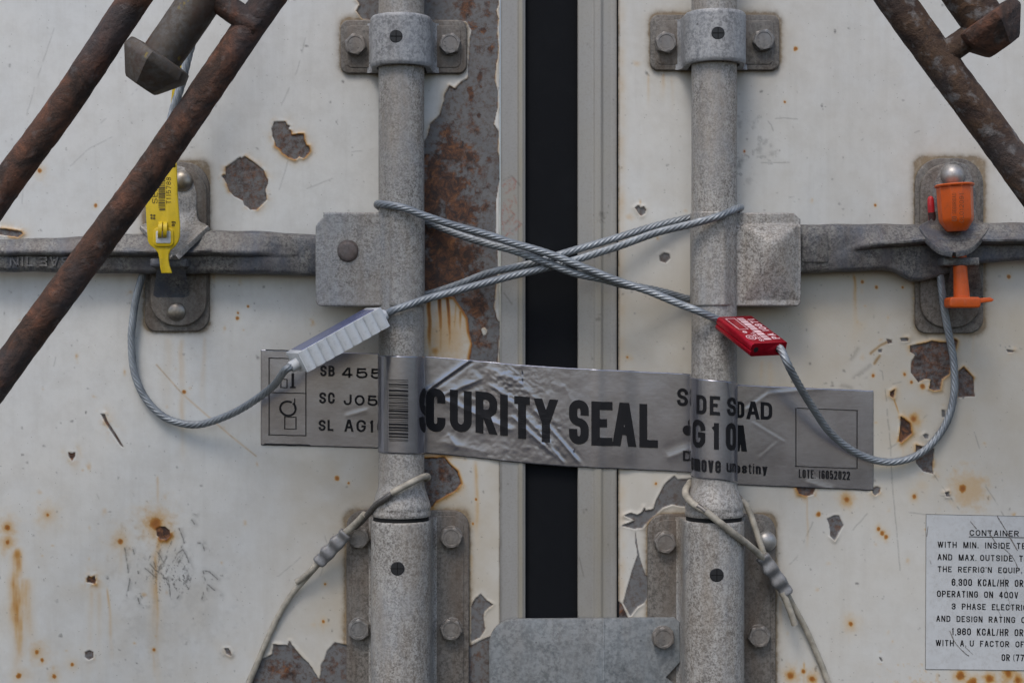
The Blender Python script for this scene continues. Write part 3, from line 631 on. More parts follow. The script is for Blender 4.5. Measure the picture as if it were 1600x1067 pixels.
R.chip([(1372,546),(1378,546),(1377,551),(1372,551)], 0.1, 0.1, 1); R.chip([(1471,640),(1477,641),(1477,652),(1472,651)], 0.1, 0.1, 1)
R.chip([(1572,546),(1584,548),(1582,551),(1574,550)], 0.4, 0.3, 1)
for x, y, r, h, a, dn in [(1323,780,4,13,0.65,0),(1428,775,3.5,9,0.5,0),(1504,763,6,9,0.5,0),(1329,974,4,12,0.5,0),(1279,803,4,5,0.5,0),(1364,587,2.5,4,0.5,0),(1413,585,3,6,0.5,0),(1424,597,3,7,0.4,0),(1441,603,4,7,0.5,0),(1427,655,5,12,0.75,0),(1372,826,3,6,0.5,0),(1378,833,3.5,7,0.55,0),(1384,838,3,5,0.6,0),(1367,321,2.5,4,0.35,0),(1576,433,3,5,0.35,0),(1226,160,2,4,0.3,0),(980,558,2,7,0.4,0),(1025,755,2,6,0.35,0),(1163,237,2.2,2.5,0.5,0),(1243,77,3,6,0.2,0),(1235,1055,6,12,0.7,0),(1255,1048,4,6,0.7,0),(1268,1060,5,10,0.7,0),(1410,449,2,5,0.3,0),(1347,441,3,5,0.3,0),(1369,449,3,4,0.4,0),(1500,1055,7,14,0.6,0),(1545,1060,8,12,0.75,0),(1575,1052,7,14,0.8,0),(1590,1062,6,12,0.8,0),(1520,1066,8,14,0.5,0)]: R.spot(x, y, r, h, a, dn)
R.blob('stain', 1512, 765, 34, 34, 0.42, 4); R.blob('stain', 1440, 757, 12, 14, 0.25)
R.run(1334, 424, 110, 4, 0.6); R.run(1334, 500, 60, 14, 0.2); R.run(1261, 770, 90, 2.2, 0.5); R.run(1256, 1030, 80, 3, 0.6); R.run(1395, 620, 40, 2.2, 0.8, 0.35); R.run(1410, 690, 60, 4, 0.3)
R.run(1013, 112, 60, 3, 0.35); R.run(1036, 112, 50, 5, 0.35); R.run(1050, 112, 70, 4, 0.25); R.run(1205, 560, 90, 8, 0.25); R.run(1190, 560, 60, 4, 0.3); R.run(1218, 935, 60, 4, 0.4); R.run(1520, 520, 60, 4, 0.3)
R.blob('stain', 995, 100, 6, 5, 0.35); R.blob('dirt', 1215, 600, 20, 50, 0.12); R.blob('stain', 1550, 1072, 60, 12, 0.3, 3, 2.0)
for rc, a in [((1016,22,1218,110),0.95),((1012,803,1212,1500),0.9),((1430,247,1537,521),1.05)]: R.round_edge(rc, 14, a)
for p in [[(1360,552),(1375,540),(1388,533)],[(1366,568),(1374,556)]]: R.line('scr', p, 2.0, 0.5); R.line('stain', p, 3, 0.5)
for p in [[(1335,590),(1350,578),(1372,560)],[(1345,600),(1360,588)],[(1330,560),(1340,545)],[(1315,602),(1330,606)]]: R.line('dirt', p, 3.5, 0.35, 0.4)
for p in [[(1368,575),(1378,580),(1384,620),(1390,680),(1394,760),(1398,800)],[(1385,640),(1392,700)],[(1394,600),(1417,594)],[(1458,740),(1478,768),(1502,800),(1520,818)],[(1440,768),(1475,775)],[(1380,705),(1402,692)],[(1470,610),(1482,620)],[(1398,800),(1407,900)],[(1540,760),(1560,790),(1600,870)],[(1440,655),(1448,648)],[(1522,675),(1530,700)],[(1212,186),(1225,185),(1252,187)],[(1200,190),(1205,196),(1208,205)],[(1188,255),(1240,254)],[(1345,220),(1353,214)],[(1429,208),(1436,205)],[(1270,815),(1245,870),(1225,890)],[(1330,830),(1365,790)],[(1420,800),(1480,808)]]: R.line('scr', p, 0.9, 0.42, 0.40)
for x, y, a in [(1155,258,0.6),(1159,252,0.5),(1187,232,0.35),(1196,222,0.35),(1204,228,0.3),(1178,192,0.3),(1155,193,0.4),(1205,240,0.3),(1170,285,0.25)]: R.blob('scr', x, y, 4, 6, a, 2, 2)
R.blob('red', 1163, 237, 2.2, 2.8, 0.9)
rs = np.random.RandomState(8)
for i in range(380):
    x, y = 966+rs.rand()*634, rs.rand()*1067; R.blob('scr', x, y, 0.7+0.9*rs.rand()**3, 0.7+1.1*rs.rand()**3, 0.35+0.5*rs.rand(), 2, 1.5)
for i in range(70):
    x, y = 966+rs.rand()*634, 300+rs.rand()*767; R.blob('stain', x, y, 2+rs.rand()*2, 2+rs.rand()*3, 0.22+0.25*rs.rand(), 2, 1)
R.dirt = np.maximum(R.dirt, 1.0*np.exp(-((R.X-966)/2.4)**2)*(0.5+0.9*vnoise(R.X, R.Y, 9, 78, 3)))
R.stain = np.maximum(R.stain, 0.28*np.exp(-((R.X-970)/9)**2)*vnoise(R.X, R.Y, 20, 79, 3)*1.4)
R.tone = np.maximum(R.tone, 0.95*sstep(R.Y, 300, 500)*(1-0.55*sstep(R.Y, 640, 860))*(0.6+0.6*R.nb))
R.tone = np.maximum(R.tone, 0.45*R.nb)

# ---- aluminium edge strips
def strip_field(x0, x1): return Field(np.arange(x0, x1+0.6, 1.25), axis(-900, 1950, -30, 1097, 2.2))
A = strip_field(781.6, 822)
A.h = 2.6+1.4*sstep(A.X, 808.5, 810.0)-2.4*sstep(A.X, 817, 818.5)-30*sstep(A.X, 821.0, 822)+0.8*sstep(-A.X, -783.5, -782)*0
A.tone = 0.65*np.exp(-((A.X-813.5)/4.0)**2)*(0.5+0.8*A.nb)
A.dirt = 0.5*np.exp(-((A.X-783)/1.5)**2)*(0.3+A.nb)+0.3*np.exp(-((A.X-810)/1.0)**2)
for p in [[(786,292),(792,285),(798,282),(796,292)],[(787,305),(796,298),(802,290)],[(790,312),(800,315),(797,325)],[(800,278),(806,284),(803,296)],[(786,330),(790,322),(794,332)],[(797,330),(804,336),(800,344),(795,338)],[(786,352),(793,345),(799,352),(796,360)],[(803,350),(809,345),(814,352),(806,360)],[(790,370),(795,362),(801,366)],[(788,318),(784,340),(787,360)],[(804,308),(808,320)]]: A.line('red', p, 1.6, 0.8, 0.35)
for p in [[(786,282),(800,276),(812,290)],[(790,350),(803,335)],[(800,362),(815,350)],[(793,755),(803,760)],[(785,455),(795,468)],[(796,470),(800,475)]]: A.line('scr', p, 1.2, 0.5, 0.45)
A.blob('tone', 798, 320, 16, 50, 0.35)
B = strip_field(902, 963.5)
B.h = 3.0-30*sstep(-B.X, -903.0, -902)+2.2*sstep(B.X, 926, 930)+0.8*sstep(B.X, 930, 938)-2.6*sstep(B.X, 938, 943)+0.5*sstep(B.X, 955, 957)
B.tone = 0.30*B.nb+0.25*np.exp(-((B.X-938)/8)**2)*sstep(B.Y, 100, 600)
B.dirt = 0.7*np.exp(-((B.X-963)/1.6)**2)*(0.3+B.nb)+0.15*B.nb*sstep(B.Y, 700, 1000)
for x, y, r in [(939,335,4),(935,498,2),(950,395,2),(917,70,2),(925,560,2),(958,157,2),(940,700,2.5),(912,800,2),(950,850,2)]: B.blob('scr', x, y, r, r*1.2, 0.6, 2, 2)
for p in [[(905,870),(912,900)],[(898,940),(903,965)]]: B.line('scr', p, 1, 0.5)

# ------------------------------------------------------------------ door leaves
doorL = thing('container_door', 'white door leaf left of the black gap, with a broad rusty bare strip', 'container door', (380, 1067, 0), 'pair of container door leaves')
doorR = thing('container_door', 'white door leaf right of the black gap, carrying the printed notice', 'container door', (1280, 1067, 0), 'pair of container door leaves')
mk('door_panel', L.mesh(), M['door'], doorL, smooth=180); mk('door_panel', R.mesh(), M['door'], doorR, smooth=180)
mk('edge_strip', A.mesh(), M['strip'], doorL, smooth=180); mk('edge_strip', B.mesh(), M['strip'], doorR, smooth=180)
ga = []
bmg = bmesh.new()
gprof = [(820, -10), (824, -9), (828, -7.5), (850, -6.5), (870, -6.3), (884, -6.6), (897, -7.5), (901, -9), (904, -10)]
add_rings(bmg, [[V(x, y, h) for x, h in gprof] for y in np.linspace(-900, 1950, 40)], cap=False, closed=False)
mk('rubber_gasket', bm_me(bmg), M['rubber'], doorR, smooth=60)
mk('joint_seam', loft([[V(962.5, y, -3), V(967.5, y, -3), V(967.5, y, 0.4), (V(962.5, y, 0.4))] for y in (-900, 1950)]), M['dark'], doorR)
for me_ in ():
    pass

def bolt(px, py, h, parent, r=17, ht=13, rot=0.3, mat='bolt', marks=True):
    """hexagon head bolt standing on a plate at height h"""
    x, y, _ = U(px, py, h+ht); ms = []
    ms.append(lathe(V(x, y, h), Vector((0, -1, 0)), [(0, r*1.02), (1.6, r*1.02), (2.2, r*0.98)], 32))
    d, u, w = frame_of(Vector((0, -1, 0))); base = V(x, y, h); rings = []
    for t, rr, k in [(1.8, r, 0), (ht-2.6, r, 0), (ht-1.0, r*0.985, 0.12), (ht, r*0.88, 1.0), (ht, r*0.70, 1.0), (ht-0.8, r*0.66, 1.0)]:
        ring = []
        for i in range(48):
            a = 2*math.pi*i/48; b = (a % (math.pi/3))-math.pi/6
            hexr = rr*math.cos(math.pi/6)/math.cos(b)*1.04; q = hexr*(1-k)+rr*k
            ring.append(base+d*(t*S)+(u*math.cos(a+rot)+w*math.sin(a+rot))*(q*S))
        rings.append(ring)
    ms.append(loft(rings))
    if marks:
        for k in range(5):
            a = rot+0.5+k*0.62; c = base+d*((ht-0.8)*S)+(u*math.cos(a)+w*math.sin(a))*(r*0.5*S)
            t_ = (u*-math.sin(a)+w*math.cos(a)); n_ = (u*math.cos(a)+w*math.sin(a))
            ms.append(box_me(c-t_*1.3*S-n_*1.6*S, t_*(1.2+0.8*(k % 2))*S, n_*3.0*S, d*0.7*S))
    return mk('bolt', join_me(ms), M[mat], parent, smooth=35)
def plug(px, py, hfront, parent, r=10, half=False):
    x, y, _ = U(px, py, hfront); ms = []
    base = V(x, y, hfront-6); fw = Vector((0, -1, 0))
    p = mk('plug', lathe(base, fw, [(0, r), (5.5, r), (6.4, r*0.9)], 28), M['black_plug'], parent)
    z = V(x, y, hfront+0.8)
    a = [box_me(z+Vector((-r*.85*S, 0, -0.7*S)), Vector((r*1.7*S, 0, 0)), Vector((0, 0, 1.4*S)), Vector((0, 0.5*S, 0))),
         box_me(z+Vector((-0.7*S, 0.0001*S, -r*.85*S)), Vector((1.4*S, 0, 0)), Vector((0, 0, r*1.7*S)), Vector((0, 0.6*S, 0)))]
    mk('cross_slot', join_me(a), M['dark'], p, smooth=None)
    return p

ROD = {'L': (630.8, 35.0), 'R': (1109.4, 34.6)}; HR = 52.0
def wob(y, x): return 0.35*math.sin(y*0.11+x)+0.25*math.sin(y*0.27+1.3*x)
def saddle(cx, ro, ri, y0, y1, flare=10, hb=8.0, slope=0.0, nst=8, foot=None, ex=0.35):
    """omega shaped saddle over the bar, from y0 to y1"""
    foot = foot or ro+flare; rings = []
    for k in range(nst+1):
        t = k/nst; y = y0+(y1-y0)*t; e = 1.0-0.0*t; r = []
        en = min(t, 1-t)*(y1-y0); sh = 2.2*max(0, 1-en/3.5)**2
        pts = []
        for i in range(7):                                     # left foot fillet
            a = i/6; pts.append((cx-foot+(foot-ro)*math.sin(a*math.pi/2), hb+(HR*ex)*(1-math.cos(a*math.pi/2))))
        for i in range(25):
            a = math.pi*(1-i/24); pts.append((cx+(ro-sh)*math.cos(a), HR+(ro-sh)*math.sin(a)))
        for i in range(6, -1, -1):
            a = i/6; pts.append((cx+foot-(foot-ro)*math.sin(a*math.pi/2), hb+(HR*ex)*(1-math.cos(a*math.pi/2))))
        pts.append((cx+ri, hb))
        for i in range(25):
            a = math.pi*i/24; pts.append((cx+ri*math.cos(a), HR+ri*math.sin(a)))
        pts.append((cx-ri, hb))
        rings.append([V(x, y, h) for x, h in pts])
    return loft(rings)
def plate_bm(rect, r, h0, h1, corners=(1, 1, 1, 1), bevel=2.5):
    return prism(rrect(*rect, r, 6, corners), h0, h1, bevel, seg=3)

def upper_bracket(door, side, rect, ry0, ry1, bolts, pl, lab):
    cx, rr = ROD[side]
    p = mk('guide_plate', join_me([plate_bm(rect, 13, 0, 8.5), plate_bm((rect[0]+9, rect[1]+9, rect[2]-9, rect[3]-9), 9, 8.4, 9.6, bevel=1.1)]), M['plate'], door, lab)
    mk('rod_clamp', saddle(cx+(-0.5 if side == 'L' else 1.0), 47, 37.5, ry0, ry1, 9, 8.4, nst=24), M['galv_light'], p, smooth=50)
    for i, (x, y) in enumerate(bolts): bolt(x, y, 9.4, p, 16.8, 13, 0.25+0.5*i)
    plug(pl[0], pl[1], 99, p)
    return p
pUL = upper_bracket(doorL, 'L', (532, 31, 729, 115), 39, 116, [(555, 69), (703, 68)], (619, 57), None)
pUR = upper_bracket(doorR, 'R', (1016, 23, 1218, 110), 33, 111, [(1041, 66), (1194, 62)], (1122, 52), None)

def housing(cx, ro, y0, y1, hb):
    rings = []; ys = [y0, y0+0.8, y0+2.2, y0+4] + list(np.linspace(y0+20, y1, 10))
    for k, y in enumerate(ys):
        sh = [2.2, 1.0, 0.3, 0][k] if k < 4 else 0; pts = []
        for i in range(8):
            a = i/7; pts.append((cx-ro-9+9*math.sin(a*math.pi/2), hb+26*(1-math.cos(a*math.pi/2))))
        for i in range(29):
            a = math.pi*(1-i/28); pts.append((cx+(ro-sh)*math.cos(a), HR+(ro-sh)*math.sin(a)))
        for i in range(7, -1, -1):
            a = i/7; pts.append((cx+ro+9-9*math.sin(a*math.pi/2), hb+26*(1-math.cos(a*math.pi/2))))
        rings.append([V(x, y, h) for x, h in pts])
    return loft(rings)
def lower_bracket(door, side, rect, bolts, pl, extra=None):
    cx, rr = ROD[side]
    p = mk('housing_plate', join_me([plate_bm((rect[0], rect[1], rect[2], 1500), 26, 0, 8.5, (1, 1, 0, 0)), plate_bm((rect[0]+8, rect[1]+9, rect[2]-8, 1490), 20, 8.4, 10.0, (1, 1, 0, 0), 1.4)]), M['plate'], door)
    mk('rod_housing', housing(cx-0.8, 45.5, 806.5, 1480, 9.5), M['galv'], p, smooth=50)
    for i, (x, y) in enumerate(bolts): bolt(x, y, 9.8, p, 17.2, 14, 0.3+0.37*i)
    plug(pl[0], pl[1], 98, p, 10.5)
    return p
pLL = lower_bracket(doorL, 'L', (541, 797, 733, 0), [(560, 840), (705, 840), (560, 984), (705, 984), (560, 1290), (705, 1290)], (621, 888))
pLR = lower_bracket(doorR, 'R', (1012, 803, 1212, 0), [(1040, 848), (1187, 995), (1187, 1290)], (1120, 898))
mk('rivet', lathe(V(*U(1198, 846, 14)[:2], 9.8), Vector((0, -1, 0)), [(0, 16), (3, 15.5), (7, 12.5), (9.5, 8), (10.6, 3), (10.7, 0.3)], 28), M['ball'], pLR, smooth=60)

# overlap plate at the bottom
op = []
ov = rrect(764, 967, 1010, 1500, 40, 8, (1, 0, 0, 0))
pts = []
for a in range(9):
    t = math.radians(180+90*a/8); pts.append((804+40*math.cos(t), 1007+40*math.sin(t)))
pts += [(943, 966), (1054, 965), (1062, 972), (1063, 1034), (1041, 1058), (1078, 1090), (1078, 1500), (764, 1500)]
ovp = mk('overlap_plate', prism(pts, 11, 20, 2.0), M['sheet'], doorR)
mk('fold_ridge', prism([(941, 967), (945, 967), (945, 1500), (941, 1500)], 19.5, 20.8, 0.6), M['sheet'], ovp)
bolt(1037, 997, 20, ovp, 17.5, 13, 0.1)

# ------------------------------------------------------------------ locking bars
def rod_mesh(cx, r):
    prof = []
    ys = list(np.arange(-900, 740, 14))+list(np.arange(740, 802, 2.5))
    rings = []
    for y in ys:
        if y < 748: rr = r
        elif y < 790: t = (y-748)/42; rr = r+(10.0)*(t*t*(3-2*t))
        else: rr = r+10.0
        if 788 < y < 793: rr -= 0.8
        if y > 798: rr = r+9.0
        rings.append([V(cx+rr*math.cos(a), y, HR+rr*math.sin(a)) for a in [2*math.pi*i/56 for i in range(56)]])
    for y in (802, 812, 1480):
        rr = r+2
        rings.append([V(cx+rr*math.cos(a), y, HR+rr*math.sin(a)) for a in [2*math.pi*i/56 for i in range(56)]])
    return loft(rings)
barL = thing('locking_bar', 'galvanised locking bar on the left door, its flat hub pinned to a handle', 'locking bar', (628, 1067, 52), 'vertical door locking bars')
barR = thing('locking_bar', 'galvanised locking bar on the right door, its hub with a pyramid boss', 'locking bar', (1116, 1067, 52), 'vertical door locking bars')
rodL = mk('rod', rod_mesh(*ROD['L']), M['galv'], barL, smooth=50); rodR = mk('rod', rod_mesh(*ROD['R']), M['galv'], barR, smooth=50)
for s_, b_ in (('L', rodL), ('R', rodR)):
    mk('slit_shade_ring', lathe(V(ROD[s_][0]-0.5, 800, HR), Vector((0, 0, -1)), [(0, 42.5), (9, 42.5)], 48), M['dark'], b_)  # black ring painted in as the shade of the slit under the collar

def slab(y0, y1, xl, xr, hf, hb, ny=40, nx=50, edge=3.0, href=70):
    """solid with a modelled front face h=hf(px,py) between the outlines xl(py), xr(py) (photo pixels)"""
    rings = []
    for j in range(ny+1):
        t = j/ny; t = 0.5-0.5*math.cos(math.pi*t); y = y0+(y1-y0)*t; a, b = xl(y), xr(y); ring = []
        for i in range(nx+1):
            s = 0.5-0.5*math.cos(math.pi*i/nx); x = a+(b-a)*s
            e = min(x-a, b-x, y-y0, y1-y); k = edge*(1-math.sqrt(max(0, 1-(1-min(e/edge, 1))**2)))
            X, Y, _ = U(x, y, href); ring.append(V(X, Y, hf(x, y)-k))
        Xb, Yb, _ = U(b, y, href); Xa, Ya, _ = U(a, y, href)
        ring += [V(Xb, Yb, hb), V(Xa, Ya, hb)]
        rings.append(ring)
    return loft(rings)
def rod_h(x, cx_app, r, extra=0):
    d = (x-cx_app)
    return HR+math.sqrt(max(0, (r+extra)**2-d*d)) if abs(d) < r+extra else HR
cL, rL = 627.2, 35.5
def hubL_h(x, y):
    base = 70+0.8*math.sin(y*0.05)
    rod = rod_h(x, cL, rL, 2.2)
    ridge = 5.0*math.exp(-((x-599)/3.4)**2)+4.0*math.exp(-((x-615)/6)**2) - 2.0*math.exp(-((x-606)/3)**2)
    if x < 588: h = base
    elif x < 618: t = (x-588)/30; t = t*t*(3-2*t); h = base*(1-t)+max(rod, base)*t
    else: h = rod
    ed = min(max((y-334)/14, 0), 1)*0.6+0.4
    return h+ridge*ed
def xlL(y):
    if y < 340: return 505+0.5*math.sin(y)
    if y < 354: return 505-12*((y-340)/14)**0.7
    if y > 470: return 493+ (1-math.sqrt(max(0, 1-((y-470)/8)**2)))*9
    return 493
hubL = mk('handle_hub', slab(332, 478.5, xlL, lambda y: 662, hubL_h, 36, href=68), M['galv'], barL, smooth=60)
mk('pin', lathe(V(*U(543, 393, 76)[:2], 68), Vector((0, -1, 0)), [(0, 18), (2.2, 18), (2.6, 16), (5.5, 15.5), (7.4, 13), (8.0, 9), (8.2, 0.3)], 24), M['pin'], hubL, smooth=50)
cR, rR = 1116, 35.2
def hubR_h(x, y):
    rod = rod_h(x, cR, rR, 1.8)
    base = 62 if y > 352 else 57
    if 350 < y < 354: base = 57+5*(y-350)/4
    vv = [max(1e-4, q) for q in ((x-1160)/44, (1248-x)/44, (y-350)/34, (469-y)/84)]
    py = 31*sum(q**-5 for q in vv)**-0.2
    py += 1.6*math.exp(-((x-1203)/26)**2-((y-385)/26)**2)
    if x < 1138: h = rod
    elif x < 1166: t = (x-1138)/28; t = t*t*(3-2*t); h = max(rod, base)*(1-t)+base*t
    else: h = base
    h += 2.4*math.exp(-((x-1128)/5)**2)-1.4*math.exp(-((x-1140)/5)**2)
    return h+py
def xrR(y):
    if y < 342: return 1241+11*(y-332)/10
    if y > 470: return 1252-(1-math.sqrt(max(0, 1-((y-470)/8.5)**2)))*9
    return 1252
hubR = mk('handle_hub', slab(332, 478.5, lambda y: 1081.5, xrR, hubR_h, 34, ny=90, nx=130, href=62), M['galv'], barR, smooth=60)

def handle_mesh(secs, href=40):
    """secs: (x, ytop, yridge, ybot, amp, hback, hfront)"""
    rings = []
    xs = [s[0] for s in secs]; arr = np.array(secs, float)
    X = np.linspace(xs[0], xs[-1], 150) if xs[0] < xs[-1] else np.linspace(xs[0], xs[-1], 150)
    o = np.argsort(arr[:, 0]); arr = arr[o]
    for x in X:
        yt, yr, yb, am, hb, hf = [np.interp(x, arr[:, 0], arr[:, k]) for k in range(1, 7)]
        am *= 1.45
        P = [(yt, hb), (yt-0.5, hb+5), (yt+2.5, hf-3), (yt+7, hf), (yr-9, hf+am*0.45), (yr-4, hf+am*0.85), (yr-1, hf+am), (yr+2, hf+am*0.96), (yr+5, hf+am*0.6), (yr+7, hf-am*0.2),
             (yr+9, hf-am*0.25), (yb-7, hf-am*0.15), (yb-2.5, hf-2.5-am*0.15), (yb, hb+6), (yb, hb)]
        ring = []
        for y, h in P:
            Xw, Yw, _ = U(x, y+0.5*math.sin(x*0.09), href); ring.append(V(Xw, Yw, h+0.4*math.sin(x*0.13+y*0.3)))
        rings.append(ring)
    return loft(rings)
hL = mk('handle', handle_mesh([(520, 367, 396, 431, 0, 27, 46), (470, 366, 395, 430, 0.5, 27, 46), (425, 362, 394, 428, 1, 27, 46), (395, 361, 395, 428, 5, 27, 44), (330, 360, 393, 427, 9, 27, 42), (200, 366, 394, 427, 10, 27, 42), (100, 371, 394, 425, 6, 27, 43), (0, 374, 394, 424, 5, 27, 43), (-450, 380, 394, 418, 4, 27, 43)]), M['cast'], barL, smooth=45)
def n_fn(px0, px1, py0, py1, h, rot180=False):
    def f(a, b):
        if rot180: a, b = 1-a, 1-b
        return VU(px0+(px1-px0)*a, py0+(py1-py0)*b, h)
    return f
mk('lettering', join_me([text_map('JIN', n_fn(16, 53, 401.5, 416, 42.2, True), 0.02, 0, Vector((0, -1.8*S, 0))),
                         text_map('SAE', n_fn(62, 110, 401.5, 416, 42.2, True), 0.02, 0, Vector((0, -1.8*S, 0)))]), M['cast'], hL, smooth=None) if False else \
mk('lettering', join_me([text_map('NIL', lambda a, b: VU(16+37*a, 401.5+14.5*b, 42.2), 0.02, 0, Vector((0, -1.8*S, 0))),
                         text_map('SAE', n_fn(62, 110, 401.5, 416, 42.2, True), 0.02, 0, Vector((0, -1.8*S, 0)))]), M['cast'], hL, smooth=None)
hR = mk('handle', handle_mesh([(1240, 351, 392, 427, 0, 27, 44), (1330, 350, 385, 424, 0, 27, 43), (1345, 350, 384, 423, 4, 27, 43), (1380, 350, 381, 422, 9, 27, 42), (1400, 350, 379, 425, 10, 26, 42), (1427, 350, 377, 440, 11, 24, 41), (1445, 350, 376, 440, 12, 22, 40), (1470, 349, 376, 432, 12, 20, 38), (1525, 348, 376, 413, 12, 24, 40), (1545, 348, 376, 410, 12, 27, 42), (1600, 348, 376, 407, 12, 27, 42), (2000, 352, 378, 402, 10, 27, 42)]), M['cast'], barR, smooth=45)
mk('raised_pad', prism(rrect(1253, 364, 1294, 410, 4), 43, 47, 2), M['cast'], hR)

# ------------------------------------------------------------------ latch plates, hasps, catches
def dome(px, py, h, r, ht, parent, mat, name='rivet'):
    x, y, _ = U(px, py, h+ht*0.6); prof = [(0, r)]+[(ht*math.sin(a), r*math.cos(a)) for a in [math.radians(k) for k in (12, 25, 40, 55, 70, 82, 89)]]
    return mk(name, lathe(V(x, y, h), Vector((0, -1, 0)), prof, 32), M[mat], parent, smooth=60)
def hasp_mesh(cx, top, tipy, boty, w0, wt, pw=0.47, hmax=78):
    rows = []; n = 40
    for j in range(n+1):
        t = j/n; y = top+(boty-top)*t
        if y < top+w0: hw = math.sqrt(max(0, w0*w0-(top+w0-y)**2))
        elif y < tipy-14: hw = w0
        elif y < tipy: q = (y-(tipy-14))/14; hw = w0+(wt-w0)*q**2.2
        else: q = (y-tipy)/(boty-tipy); hw = wt*max(0, 1-q)**pw+2.5
        hb = 15+7*min(1, max(0, (y-top-20)/60))
        row = []
        for i in range(25):
            s = -1+2*i/24; x = cx+hw*s
            lip = max(0, (y-(tipy-22)+ (s*s)*4)/(boty-tipy+22))
            h = hb+(hmax-22)*lip**1.5 + 4*abs(s)**3*min(1, lip*4) - 5*abs(s)**4*(y < tipy-20)
            X, Y, _ = U(x, y, h); row.append(V(X, Y, h))
        rows.append(row)
    bm = bmesh.new(); add_rings(bm, rows, cap=False, closed=False)
    bmesh.ops.remove_doubles(bm, verts=bm.verts, dist=0.2*S)
    bmesh.ops.recalc_face_normals(bm, faces=bm.faces[:])
    me = bpy.data.meshes.new('m'); bm.to_mesh(me); bm.free(); return me
def solidify(o, t, lev=1):
    md = o.modifiers.new('thick', 'SOLIDIFY'); md.thickness = t*S; md.offset = -1
    md = o.modifiers.new('round', 'BEVEL'); md.width = 1.5*S; md.segments = 2; md.limit_method = 'ANGLE'; md.angle_limit = math.radians(50)
def latch(door, rect, lug, cat_rect, hasp, rivets, ball):
    x0, y0, x1, y1 = rect
    p = mk('latch_plate', join_me([plate_bm(rect, 40, 0, 6, (1, 1, 0.6, 0.45)), plate_bm((x0+8, y0+9, x1-4, y1-9), 40, 5.9, 13, bevel=2.5)]), M['plate'], door)
    # catch: a tongue rising from the plate under the handle, with a rolled lip
    lx0, lx1, ly = cat_rect; rows = []
    for y, h, wx in [(ly+1, 62, 0), (ly+6, 62, 0), (ly+12, 56, 1), (ly+22, 44, 2), (ly+36, 30, 5), (ly+52, 17, 7), (ly+62, 12.5, 8)]:
        c = (lx0+lx1)/2+5; hw = (lx1-lx0)/2-8+wx; r_ = []
        for s in (-1, -0.8, 0, 0.8, 1): r_.append(VU(c+hw*s, y, h-(1.5 if abs(s) == 1 else 0)))
        r_ += [VU(c+hw, y+6, max(h-9, 11)), VU(c-hw, y+6, max(h-9, 11))]
        rows.append(r_)
    mk('catch', join_me([loft(rows), prism(rrect(lx0, ly, lx1, ly+13, 3), 30, 66, 3)]), M['cast'], p, smooth=40)
    hs = mk('hasp', hasp_mesh(*hasp), M['cast'] if ball else M['galv'], p, smooth=60); solidify(hs, 8)
    for (rx, ry, rh, rr, ht) in rivets: dome(rx, ry, rh, rr, ht, p, 'ball' if ball else 'rivet')
    return p, hs
latL, haspL = latch(doorL, (226, 253, 327, 518), None, (234, 291, 404), (272, 258, 353, 399, 35, 51, 1.0), [(283, 283, 15, 17, 10), (275, 487, 12, 15, 7)], False)
latR, haspR = latch(doorR, (1430, 247, 1537, 521), None, (1474, 1531, 402), (1491, 252, 352, 394, 34, 54, 0.47), [(1491, 274, 15, 18.5, 17)], True)

# ------------------------------------------------------------------ printed notice
lab = mk('printed_notice', prism([(1447, 803), (1790, 810), (1788, 1049), (1446, 1045)], 1.3, 2.3, 0), M['label'], doorR, smooth=None)
LH = 2.7
tx = [('CONTAINER', 1515, 1592, 826.5, 835.5), ('WITH  MIN.  INSIDE  TEMP', 1465, 1621, 845.5, 855), ('AND  MAX. OUTSIDE  TEMP', 1465, 1624, 865, 874.5), ("THE  REFRIG'N  EQUIP.", 1465, 1597, 884, 893),
      ('6,300  KCAL/HR  OR', 1487, 1599, 903, 914), ('OPERATING  ON  400V  (', 1464, 1603, 922, 932), ('3  PHASE  ELECTRIC', 1487, 1605, 941.5, 951), ('AND  DESIGN  RATING  OF', 1463, 1609, 961, 970.5),
      ('1,960  KCAL/HR  OR', 1487, 1599, 980, 991), ('WITH  A. U  FACTOR  OF', 1462, 1600, 999, 1008.5), ('OR (77', 1565, 1600, 1019.5, 1030)]
def on_lab(x0, x1, y0, y1):
    return lambda a, b: VU(x0+(x1-x0)*a, y0+(y1-y0)*b+(x0+(x1-x0)*a-1465)*0.018, LH)
ms = [text_map(t, on_lab(a, b, c, d), 0.012) for t, a, b, c, d in tx]
ms.append(loft([[VU(1514, 837.6, 2.6), VU(1640, 839.8, 2.6)], [VU(1514, 838.8, 2.6), VU(1640, 841, 2.6)]], cap=False, closed=False))
mk('lettering', join_me(ms), M['ink'], lab, smooth=None)
edge = []
for a, b in [((1447, 803), (1790, 810)), ((1447, 803), (1446, 1045)), ((1446, 1045), (1788, 1049))]:
    d = Vector((b[0]-a[0], b[1]-a[1])).normalized(); nx, ny = -d.y*0.35, d.x*0.35
    edge.append(loft([[VU(a[0]-nx, a[1]-ny, 2.6), VU(b[0]-nx, b[1]-ny, 2.6)], [VU(a[0]+nx, a[1]+ny, 2.6), VU(b[0]+nx, b[1]+ny, 2.6)]], cap=False, closed=False))
mk('border_line', join_me(edge), M['bare'], lab, smooth=None)
scs = []
